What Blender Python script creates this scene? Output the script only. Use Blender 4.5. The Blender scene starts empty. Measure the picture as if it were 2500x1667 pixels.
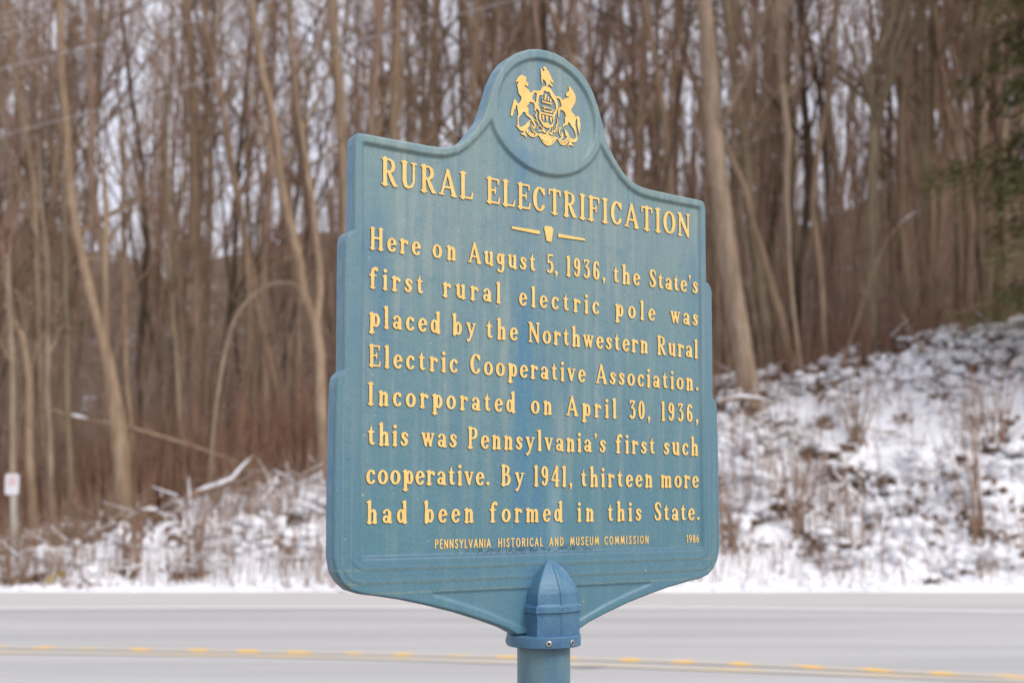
import bpy, math, random
import numpy as np
from math import radians, sin, cos, pi

scene = bpy.context.scene
COL = scene.collection
rnd = random.Random(7)
rng = np.random.default_rng(11)

# ------------------------------------------------------------------ camera, sky, sun
cam_d = bpy.data.cameras.new("camera")
cam = bpy.data.objects.new("camera", cam_d)
COL.objects.link(cam)
scene.camera = cam
CAM_Z = 1.1                                    # metres above the road
cam.location = (0, 0, CAM_Z)
cam.rotation_euler = (radians(90 + 3.4), 0, 0)
cam_d.lens = 40
cam_d.sensor_width = 36
cam_d.shift_y = 0.09399
cam_d.clip_start = 0.05
cam_d.clip_end = 900
cam_d.dof.use_dof = True
cam_d.dof.focus_distance = 2.42
cam_d.dof.aperture_fstop = 2.8

SUN_EL, SUN_AZ = radians(42), radians(132)     # azimuth from +Y clockwise: behind the camera, to its right
world = bpy.data.worlds.new("World")
scene.world = world
world.use_nodes = True
wt = world.node_tree
wt.nodes.clear()
w_out = wt.nodes.new("ShaderNodeOutputWorld")
w_bg = wt.nodes.new("ShaderNodeBackground")
w_sky = wt.nodes.new("ShaderNodeTexSky")
w_sky.sky_type = 'NISHITA'
w_sky.sun_disc = False
w_sky.sun_elevation = SUN_EL
w_sky.sun_rotation = SUN_AZ
w_sky.air_density = 1.0
w_sky.dust_density = 3.0
w_mix = wt.nodes.new("ShaderNodeMix")          # an even layer of pale cloud over the blue
w_mix.data_type = 'RGBA'
w_mix.inputs[0].default_value = 0.85
w_mix.inputs[7].default_value = (6.4, 6.5, 7.3, 1)
wt.links.new(w_sky.outputs[0], w_mix.inputs[6])
wt.links.new(w_mix.outputs[2], w_bg.inputs[0])
w_bg.inputs[1].default_value = 0.145
wt.links.new(w_bg.outputs[0], w_out.inputs[0])

sun_d = bpy.data.lights.new("sun", 'SUN')
sun_d.energy = 1.5
sun_d.angle = radians(22)
sun_d.color = (1.0, 0.95, 0.88)
sun = bpy.data.objects.new("sun", sun_d)
COL.objects.link(sun)
sun.rotation_euler = (pi/2 - SUN_EL, 0, pi - SUN_AZ)

scene.view_settings.view_transform = 'Standard'
scene.view_settings.look = 'None'
scene.view_settings.exposure = 0.15
scene.view_settings.gamma = 1.0
scene.cycles.max_bounces = 6
scene.cycles.use_denoising = True

# ------------------------------------------------------------------ helpers
def link(o, parent=None):
    COL.objects.link(o)
    if parent is not None:
        o.parent = parent
    return o

def empty(name, loc=(0, 0, 0), rotz=0.0):
    o = bpy.data.objects.new(name, None)
    o.empty_display_size = 0.2
    o.location = loc
    o.rotation_euler = (0, 0, rotz)
    return link(o)

def tag(o, label=None, cat=None, group=None, kind=None):
    for k, v in (("label", label), ("category", cat), ("group", group), ("kind", kind)):
        if v:
            o[k] = v
    return o

class MB:
    """collects verts / faces for ONE mesh object"""
    def __init__(self):
        self.v, self.f, self.m, self.n = [], [], [], 0
    def add(self, verts, faces, mat=0):
        verts = np.asarray(verts, float)
        faces = np.asarray(faces, int)
        self.v.append(verts)
        self.f.append(faces + self.n)
        self.m.append(np.full(len(faces), mat))
        self.n += len(verts)
    def mesh(self, name, mats, smooth=True):
        me = bpy.data.meshes.new(name)
        fl = [tuple(int(i) for i in q) for F in self.f for q in F]
        me.from_pydata(np.concatenate(self.v).tolist(), [], fl)
        for m in (mats if isinstance(mats, (list, tuple)) else [mats]):
            me.materials.append(m)
        me.polygons.foreach_set("material_index", np.concatenate(self.m).astype(np.int32))
        me.polygons.foreach_set("use_smooth", np.full(len(fl), smooth))
        me.update()
        return me
    def build(self, name, mats, parent=None, smooth=True):
        return link(bpy.data.objects.new(name, self.mesh(name, mats, smooth)), parent)
    # -- shapes
    def tube(self, pts, rad, sides=8, mat=0, caps=True):
        P = np.asarray(pts, float)
        n = len(P)
        T = np.gradient(P, axis=0)
        T /= np.linalg.norm(T, axis=1)[:, None] + 1e-9
        ref = np.array([0, 1.0, 0]) if abs(T[:, 1]).max() < 0.9 else np.array([1.0, 0, 0])
        A = np.cross(T, ref)
        A /= np.linalg.norm(A, axis=1)[:, None] + 1e-9
        B = np.cross(T, A)
        an = np.linspace(0, 2*pi, sides, endpoint=False)
        R = np.asarray(rad, float)[:, None, None]
        V = P[:, None] + R*(np.cos(an)[None, :, None]*A[:, None] + np.sin(an)[None, :, None]*B[:, None])
        V = V.reshape(-1, 3)
        i = np.arange(n-1)[:, None]*sides
        k = np.arange(sides)[None]
        k2 = (k+1) % sides
        F = np.stack([i+k, i+k2, i+sides+k2, i+sides+k], -1).reshape(-1, 4)
        self.add(V, F, mat)
        if caps:
            self.add(V[:sides], [list(range(sides))], mat)
            self.add(V[-sides:], [list(range(sides))[::-1]], mat)
    def sticks(self, a, b, r0, r1, mat=0):
        """many thin three-sided sticks from a to b"""
        a, b = np.asarray(a, float), np.asarray(b, float)
        n = len(a)
        if n == 0:
            return
        d = b - a
        d /= np.linalg.norm(d, axis=1)[:, None] + 1e-9
        ref = np.where(np.abs(d[:, 2:3]) > 0.8, np.array([[1.0, 0, 0]]), np.array([[0, 0, 1.0]]))
        u = np.cross(d, ref)
        u /= np.linalg.norm(u, axis=1)[:, None] + 1e-9
        w = np.cross(d, u)
        r0 = np.broadcast_to(np.asarray(r0, float), (n,))[:, None]
        r1 = np.broadcast_to(np.asarray(r1, float), (n,))[:, None]
        V = []
        for base, r in ((a, r0), (b, r1)):
            for k in range(3):
                t = 2*pi*k/3
                V.append(base + r*(cos(t)*u + sin(t)*w))
        V = np.stack(V, 1).reshape(-1, 3)
        o = np.arange(n)[:, None]*6
        F = np.concatenate([o + np.array([[0, 1, 4, 3]]), o + np.array([[1, 2, 5, 4]]), o + np.array([[2, 0, 3, 5]])])
        self.add(V, F, mat)
    def cards(self, c, u, w, mat=0):
        """small four-sided leaves: centre, half-vectors"""
        n = len(c)
        V = np.stack([c-u, c+w*0.7, c+u, c-w*0.7], 1).reshape(-1, 3)
        F = np.arange(n*4).reshape(-1, 4)
        self.add(V, F, mat)
    def blobs(self, c, r, mat=0, flat=0.65):
        """lumps of snow: squashed 14-point spheres with uneven radii"""
        an = np.linspace(0, 2*pi, 6, endpoint=False)
        pts = [(0, 0, 1)] + [(cos(a)*.87, sin(a)*.87, .5) for a in an] + [(cos(a+.5)*.9, sin(a+.5)*.9, -.42) for a in an] + [(0, 0, -1)]
        pts = np.array(pts)
        f3 = [(0, 1+k, 1+(k+1) % 6) for k in range(6)]
        f3 += [(1+k, 7+k, 1+(k+1) % 6) for k in range(6)] + [(1+(k+1) % 6, 7+k, 7+(k+1) % 6) for k in range(6)]
        f3 += [(13, 7+(k+1) % 6, 7+k) for k in range(6)]
        n = len(c)
        s = np.asarray(r)[:, None, None]*rng.uniform(.7, 1.3, (n, 14, 1))
        st = rng.uniform(.6, 1.5, (n, 1, 3))*np.array([1, 1, flat])
        V = (c[:, None] + pts[None]*s*st).reshape(-1, 3)
        F = (np.arange(n)[:, None, None]*14 + np.array(f3)[None]).reshape(-1, 3)
        self.add(V, F, mat)
    def box(self, lo, hi, mat=0):
        x0, y0, z0 = lo
        x1, y1, z1 = hi
        V = [(x0, y0, z0), (x1, y0, z0), (x1, y1, z0), (x0, y1, z0), (x0, y0, z1), (x1, y0, z1), (x1, y1, z1), (x0, y1, z1)]
        self.add(V, [(0, 3, 2, 1), (4, 5, 6, 7), (0, 1, 5, 4), (1, 2, 6, 5), (2, 3, 7, 6), (3, 0, 4, 7)], mat)

def lerp(a, b, t): return a + (b-a)*t
def sstep(a, b, x):
    t = np.clip((x-a)/(b-a), 0, 1)
    return t*t*(3-2*t)
def vnoise(x, y, seed=0):
    """smooth value noise, any array"""
    def h(i, j):
        n = np.sin(i*127.1 + j*311.7 + seed*74.7)*43758.5453
        return n - np.floor(n)
    x, y = np.asarray(x, float), np.asarray(y, float)
    i, j = np.floor(x), np.floor(y)
    fx, fy = x-i, y-j
    fx, fy = fx*fx*(3-2*fx), fy*fy*(3-2*fy)
    return lerp(lerp(h(i, j), h(i+1, j), fx), lerp(h(i, j+1), h(i+1, j+1), fx), fy)
def fbm(x, y, seed=0, oct=4):
    s, a = 0, .5
    for k in range(oct):
        s = s + a*vnoise(x*2**k, y*2**k, seed+k)
        a *= .5
    return s

# ------------------------------------------------------------------ node materials
class NT:
    def __init__(self, name):
        self.mat = bpy.data.materials.new(name)
        self.mat.use_nodes = True
        self.t = self.mat.node_tree
        self.b = self.t.nodes["Principled BSDF"]
        self.tc = self.t.nodes.new("ShaderNodeTexCoord")
    def n(self, typ, **kw):
        nd = self.t.nodes.new(typ)
        for k, v in kw.items():
            setattr(nd, k, v)
        return nd
    def set(self, sock, v):
        if isinstance(v, bpy.types.NodeSocket):
            self.t.links.new(v, sock)
        else:
            sock.default_value = v
    def coords(self, scale=(1, 1, 1), loc=(0, 0, 0), kind='Object'):
        m = self.n("ShaderNodeMapping")
        self.t.links.new(self.tc.outputs[kind], m.inputs[0])
        m.inputs['Scale'].default_value = scale
        m.inputs['Location'].default_value = loc
        return m.outputs[0]
    def noise(self, scale=5, detail=4, rough=.55, vec=None, dist=0):
        nd = self.n("ShaderNodeTexNoise")
        self.set(nd.inputs['Scale'], scale)
        nd.inputs['Detail'].default_value = detail
        nd.inputs['Roughness'].default_value = rough
        nd.inputs['Distortion'].default_value = dist
        self.t.links.new(vec if vec is not None else self.tc.outputs['Object'], nd.inputs['Vector'])
        return nd.outputs[0]
    def ramp(self, fac, lo, hi, a=0.0, b=1.0):
        m = self.n("ShaderNodeMapRange", interpolation_type='SMOOTHSTEP')
        self.set(m.inputs[0], fac)
        m.inputs[1].default_value, m.inputs[2].default_value = lo, hi
        m.inputs[3].default_value, m.inputs[4].default_value = a, b
        return m.outputs[0]
    def math(self, op, a, b=0.0):
        m = self.n("ShaderNodeMath", operation=op)
        self.set(m.inputs[0], a)
        self.set(m.inputs[1], b)
        return m.outputs[0]
    def mix(self, fac, a, b):
        m = self.n("ShaderNodeMix", data_type='RGBA')
        self.set(m.inputs[0], fac)
        for s, c in ((m.inputs[6], a), (m.inputs[7], b)):
            self.set(s, c if isinstance(c, bpy.types.NodeSocket) else (*c[:3], 1))
        return m.outputs[2]
    def xyz(self):
        s = self.n("ShaderNodeSeparateXYZ")
        self.t.links.new(self.tc.outputs['Object'], s.inputs[0])
        return s.outputs
    def near(self, v, centre, half):
        """1 at centre, 0 beyond half"""
        d = self.math('ABSOLUTE', self.math('SUBTRACT', v, centre))
        return self.ramp(d, 0, half, 1, 0)
    def bump(self, h, strength=.3, dist=.01):
        b = self.n("ShaderNodeBump")
        b.inputs['Strength'].default_value = strength
        b.inputs['Distance'].default_value = dist
        self.t.links.new(h, b.inputs['Height'])
        self.t.links.new(b.outputs[0], self.b.inputs['Normal'])
    def out(self, col, rough=.8, spec=.3, metal=0):
        self.set(self.b.inputs['Base Color'], col if isinstance(col, bpy.types.NodeSocket) else (*col[:3], 1))
        self.set(self.b.inputs['Roughness'], rough)
        self.b.inputs['Specular IOR Level'].default_value = spec
        self.b.inputs['Metallic'].default_value = metal
        return self.mat

def simple(name, c, c2=None, scale=6, rough=.85, spec=.2, stretch=(1, 1, 1)):
    m = NT(name)
    if c2 is None:
        return m.out(c, rough, spec)
    f = m.noise(scale, 4, .6, m.coords(stretch))
    return m.out(m.mix(m.ramp(f, .35, .65), c, c2), rough, spec)

# ------------------------------------------------------------------ measured shapes (metres)
ROWS_ = [
 ("TITLE",1.7378,[("RURAL",-.4046,-.1908),("ELECTRIFICATION",-.1576,.4179)]),
 ("R1",1.6051,[("Here",-.4286,-.3152),("on",-.2871,-.2312),("August",-.202,-.0307),("5,",-.0023,.0277),("1936,",.051,.1598),("the",.1829,.2609),("State's",.2888,.4409)]),
 ("R2",1.5273,[("first",-.4299,-.3072),("rural",-.2623,-.1216),("electric",-.0741,.1422),("pole",.1877,.3057),("was",.3528,.4399)]),
 ("R3",1.4503,[("placed",-.4293,-.2679),("by",-.2403,-.1829),("the",-.1572,-.0783),("Northwestern",-.0502,.2834),("Rural",.3116,.4381)]),
 ("R4",1.3721,[("Electric",-.4291,-.2265),("Cooperative",-.1961,.1023),("Association.",.1314,.439)]),
 ("R5",1.2965,[("Incorporated",-.4317,-.0842),("on",-.0438,.0111),("April",.0499,.1893),("30,",.2269,.2891),("1936,",.3224,.4375)]),
 ("R6",1.218,[("this",-.4302,-.3406),("was",-.3113,-.2281),("Pennsylvania's",-.2019,.1589),("first",.1862,.3027),("such",.329,.4365)]),
 ("R7",1.1416,[("cooperative.",-.4326,-.1485),("By",-.12,-.0617),("1941,",-.0365,.0655),("thirteen",.0892,.2941),("more",.319,.4366)]),
 ("R8",1.0652,[("had",-.4309,-.3423),("been",-.3049,-.1874),("formed",-.1487,.0395),("in",.0789,.1244),("this",.1631,.2608),("State.",.2991,.4384)]),
 ("SM",1.0139,[("PENNSYLVANIA",-.2782,-.1453),("HISTORICAL",-.1266,-.0132),("AND",.0044,.0424),("MUSEUM",.0598,.1386),("COMMISSION",.1544,.2819),("1986",.3982,.4368)]),
]
TREES_ = [
 ("big pale tan trunk rising straight just right of the sign",18.5,"pale",[[(3.88,2.73,.212),(3.81,3.23,.195),(3.6,4.74,.188),(3.44,6.19,.184),(3.34,7.29,.166),(3.26,8.62,.152),(3.19,9.51,.142),(3.09,10.7,.127)]]),
 ("slim olive trunk close to the right of the big pale trunk",20,"olive",[[(4.6,3.1,.115),(4.4,5.04,.107),(4.26,6.53,.103),(4.17,7.6,.096),(4.09,8.46,.092),(4.01,9.03,.088),(3.88,10.19,.084),(3.77,11.48,.077)]]),
 ("tan trunk slanting down to the right beside the big pale trunk",19.5,"tan",[[(4.9,3.05,.09),(4.72,4.03,.082),(4.46,5.05,.075),(4.3,5.61,.067),(4.02,6.61,.063),(3.67,7.44,.052),(3.38,8.17,.041)]]),
 ("thin trunk with a pale grey lower stem leaning left",19,"pale",[[(4.89,3,.047),(4.85,3.26,.047),(4.74,4.47,.044),(4.68,5.29,.044),(4.66,5.96,.055),(4.65,6.74,.073),(4.69,7.01,.076),(4.61,8.36,.073),(4.55,9.73,.073),(4.52,10.96,.062)]]),
 ("wavy tan trunk bending to the right as it climbs",19.5,"tan",[[(5.46,3.05,.063),(5.42,3.49,.06),(5.36,5.12,.056),(5.26,5.96,.056),(5.24,6.33,.056),(5.28,7.02,.056),(5.51,8,.056),(5.64,8.84,.052),(5.71,9.96,.049),(5.79,11.22,.041)]]),
 ("olive trunk forking into two arms halfway up on the right",19.5,"olive",[[(6.18,3.12,.112),(6.2,3.46,.104),(6.27,5.61,.097),(6.27,6.7,.097),(6.34,8.01,.104)],[(6.34,8.01,.082),(6.19,8.56,.075),(6.38,8.95,.071),(6.58,9.26,.063),(6.73,9.96,.06),(6.86,11.06,.049)],[(6.34,8.01,.075),(6.55,8.4,.067),(6.68,9.12,.06),(6.98,9.96,.056),(7.21,11.06,.045)]]),
 ("straight tan trunk right of the forked olive trunk",20,"tan",[[(7.19,3.48,.065),(7.14,3.95,.065),(7.08,4.88,.065),(6.95,5.73,.061),(6.96,7.32,.065),(6.94,9.18,.061),(6.92,10.19,.057),(6.88,11.4,.05)]]),
 ("grey trunk leaning slightly left near the evergreen",21,"olive",[[(7.91,3.68,.096),(7.88,4.17,.092),(7.81,5.32,.088),(7.75,6.26,.084),(7.77,7.88,.076),(7.77,9.55,.072),(7.74,10.64,.064),(7.72,11.66,.052)]]),
 ("thick pinkish brown trunk behind the evergreen branches",23,"rosy",[[(9.62,4.11,.194),(9.63,6.08,.185),(9.64,8.8,.176),(9.66,11.55,.167),(9.67,12.94,.15)]]),
 ("pinkish brown trunk by the evergreen at the right edge",22,"rosy",[[(9.57,4.15,.16),(9.59,6.72,.152),(9.56,8.9,.143),(9.57,11.1,.131),(9.58,12.43,.118)]]),
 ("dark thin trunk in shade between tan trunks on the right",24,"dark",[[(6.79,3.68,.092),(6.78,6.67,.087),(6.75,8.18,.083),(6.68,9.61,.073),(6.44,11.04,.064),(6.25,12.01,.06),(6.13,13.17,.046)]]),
 ("thin brown trunk emerging from behind the big pale trunk",20.5,"brown",[[(3.77,3.15,.086),(3.74,5.54,.078),(3.56,7.8,.071),(3.4,8.94,.063),(3.19,9.53,.059),(3.06,10.42,.055),(2.98,11.57,.047)]]),
 ("thin pale trunk low between the sign and the olive trunk",20,"pale",[[(4.55,3.02,.054),(4.45,3.48,.054),(4.33,4.34,.05),(4.23,4.96,.046),(4.18,5.74,.046),(4.07,6.76,.042)]]),
 ("leaning tan trunk left of the sign with two rising arms",18.5,"tan",[[(-3,1.32,.106),(-3.05,1.67,.106),(-3.14,3.11,.099),(-3.23,4.14,.099),(-3.4,4.45,.085),(-3.52,5.18,.085),(-3.66,5.8,.078),(-3.79,6.33,.074),(-3.94,7.38,.071),(-4.18,8.44,.064),(-4.32,9.24,.057),(-4.45,10.55,.05)],[(-3.21,4.06,.078),(-3.15,4.82,.071),(-3.27,5.68,.064),(-3.33,6.41,.057),(-3.5,7.29,.05),(-3.66,8.4,.042),(-3.78,9.51,.035)]]),
 ("upright tan trunk just left of the sign's shoulder",19.5,"tan",[[(-2.72,1.55,.112),(-2.83,4.56,.108),(-2.93,6.88,.104),(-3.01,8.28,.101),(-3.1,9.18,.097),(-3.17,9.96,.093),(-3.22,11.14,.082)]]),
 ("tall tan trunk far left with a thick mottled base",18.5,"tan",[[(-6.3,1.32,.17),(-6.38,2.09,.156),(-6.5,2.95,.135),(-6.61,3.52,.113),(-6.75,4.02,.096),(-6.97,4.92,.088),(-7.11,5.37,.085),(-7.23,6.06,.081),(-7.35,7.11,.078),(-7.46,8.44,.074),(-7.54,9.51,.071),(-7.62,10.7,.06)],[(-6.67,3.74,.064),(-6.65,4.24,.057),(-6.67,4.96,.053),(-6.67,5.68,.05),(-6.74,6.56,.042)]]),
 ("slim tan trunk curving at the upper left corner",20,"tan",[[(-8.19,1.33,.077),(-8.31,3.1,.065),(-8.45,5.43,.054),(-8.55,6.61,.05),(-8.68,7.32,.05),(-8.81,8.17,.046),(-8.97,9.03,.046),(-9.14,10.19,.042),(-9.24,11.32,.034)]]),
 ("dark brown straight trunk on the left by the bright sky gap",21,"rosy",[[(-7.44,1.5,.096),(-7.52,3.97,.088),(-7.55,5.15,.08),(-7.7,6.14,.076),(-7.83,7.03,.072),(-7.9,8.53,.072),(-7.94,9.43,.068),(-7.94,10.64,.064),(-7.96,11.91,.052)]]),
 ("dark brown tall trunk in the middle of the left wood",21,"brown",[[(-5.73,1.5,.104),(-5.8,2.79,.096),(-5.87,4.83,.088),(-5.91,6.63,.084),(-5.97,8.13,.08),(-6.02,9.43,.076),(-6.16,10.64,.068),(-6.25,11.74,.056)]]),
 ("pale slender trunk at the left edge behind the small sign",18.2,"pale",[[(-7.96,.9,.063),(-7.99,1.8,.059),(-8.04,2.92,.056),(-8.1,4.1,.052),(-8.2,5.04,.045)]]),
 ("tan trunk with a bent upper stem near the small sign",18.6,"tan",[[(-7.81,.89,.078),(-7.86,1.81,.075),(-7.92,2.96,.068),(-8.03,3.82,.061),(-8.15,4.18,.05),(-8.34,4.4,.039)]]),
 ("thin grey trunk with an arching side limb on the left",18.8,"pale",[[(-7.59,.96,.065),(-7.64,1.84,.058),(-7.73,3.49,.054),(-7.78,5.02,.047),(-7.91,6.05,.043),(-8.01,7.17,.036),(-8.1,8.44,.029)],[(-7.72,3.6,.04),(-7.58,3.92,.036),(-7.49,4.14,.029),(-7.38,4.03,.025)]]),
 ("thin grey trunk beside the thick mottled base on the left",19,"olive",[[(-7.36,1.1,.062),(-7.41,2.56,.055),(-7.46,3.95,.051),(-7.53,5.51,.044),(-7.58,6.86,.036)]]),
 ("thin straight trunk with white flecks in the left wood",20,"olive",[[(-5.71,1.49,.057),(-5.78,2.17,.054),(-5.92,3.55,.054),(-5.98,4.18,.05),(-6.05,5.04,.046),(-6.12,6.84,.042),(-6.18,8.59,.034)]]),
 ("slender brown trunk right of the thick mottled base",19.6,"brown",[[(-6.53,1.4,.064),(-6.59,2.68,.06),(-6.7,3.51,.056),(-6.75,5.15,.053),(-6.82,6.65,.045),(-6.88,8.05,.038)]]),
 ("slanting thin trunk left of the arched sapling",20,"brown",[[(-4.83,1.87,.061),(-4.63,3.87,.054),(-4.78,6.06,.05),(-5.03,7.4,.046),(-5.28,8.59,.042),(-5.53,9.87,.038),(-5.67,11,.031)]]),
 ("leaning brown trunk behind the arched sapling",20.5,"tan",[[(-4.2,1.65,.071),(-4.29,3.46,.063),(-4.45,3.94,.055),(-4.59,4.58,.051),(-4.77,5.54,.047),(-4.99,6.5,.043),(-5.23,7.63,.039),(-5.37,8.94,.031)]]),
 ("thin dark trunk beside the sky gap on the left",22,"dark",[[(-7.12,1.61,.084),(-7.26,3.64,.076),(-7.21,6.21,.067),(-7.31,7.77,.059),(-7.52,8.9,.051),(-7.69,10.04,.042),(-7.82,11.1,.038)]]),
 ("tall brown trunk rising above the sign's left slope",21,"tan",[[(-2.19,3.2,.113),(-2.25,6.47,.108),(-2.22,8.13,.104),(-2.18,9.38,.096),(-2.16,10.64,.088),(-2.13,11.91,.076)]]),
 ("twin brown stem leaning left above the sign's crest",21,"brown",[[(-.13,3.2,.104),(-.21,7.3,.096),(-.46,8.54,.08),(-.75,9.8,.068),(-.96,10.64,.06),(-1.12,11.74,.048)]]),
 ("slanting trunk leaning to the left above the sign's top",20,"brown",[[(1.41,3.1,.1),(1.74,7,.088),(1.28,8.59,.073),(.89,9.55,.061),(.62,10.19,.054),(.35,11.24,.042)]]),
 ("brown trunk right of the sign's crest",21.5,"brown",[[(2.43,3.25,.107),(2.41,6.6,.103),(2.46,8.29,.099),(2.54,9.58,.091),(2.6,10.87,.082),(2.66,12.09,.07)]]),
 ("slim tan trunk over the sign's right shoulder",20.5,"tan",[[(3.02,3.15,.086),(2.93,6.34,.078),(2.83,7.96,.071),(2.6,9.43,.063),(2.43,10.42,.055),(2.33,11.49,.043)]]),
]
ORN=[[(-.0937,1.6962),(-.0937,1.6904),(-.0202,1.6877),(-.0195,1.6963)],[(-.0079,1.7064),(-.005,1.7092),(.0126,1.7092),(.0138,1.7062),(.0162,1.7048),(.0111,1.6749),(-.0021,1.6756),(-.0073,1.698),(-.0091,1.7018)],[(.0289,1.6967),(.1028,1.6946),(.1028,1.6896),(.0283,1.6881)]]
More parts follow.
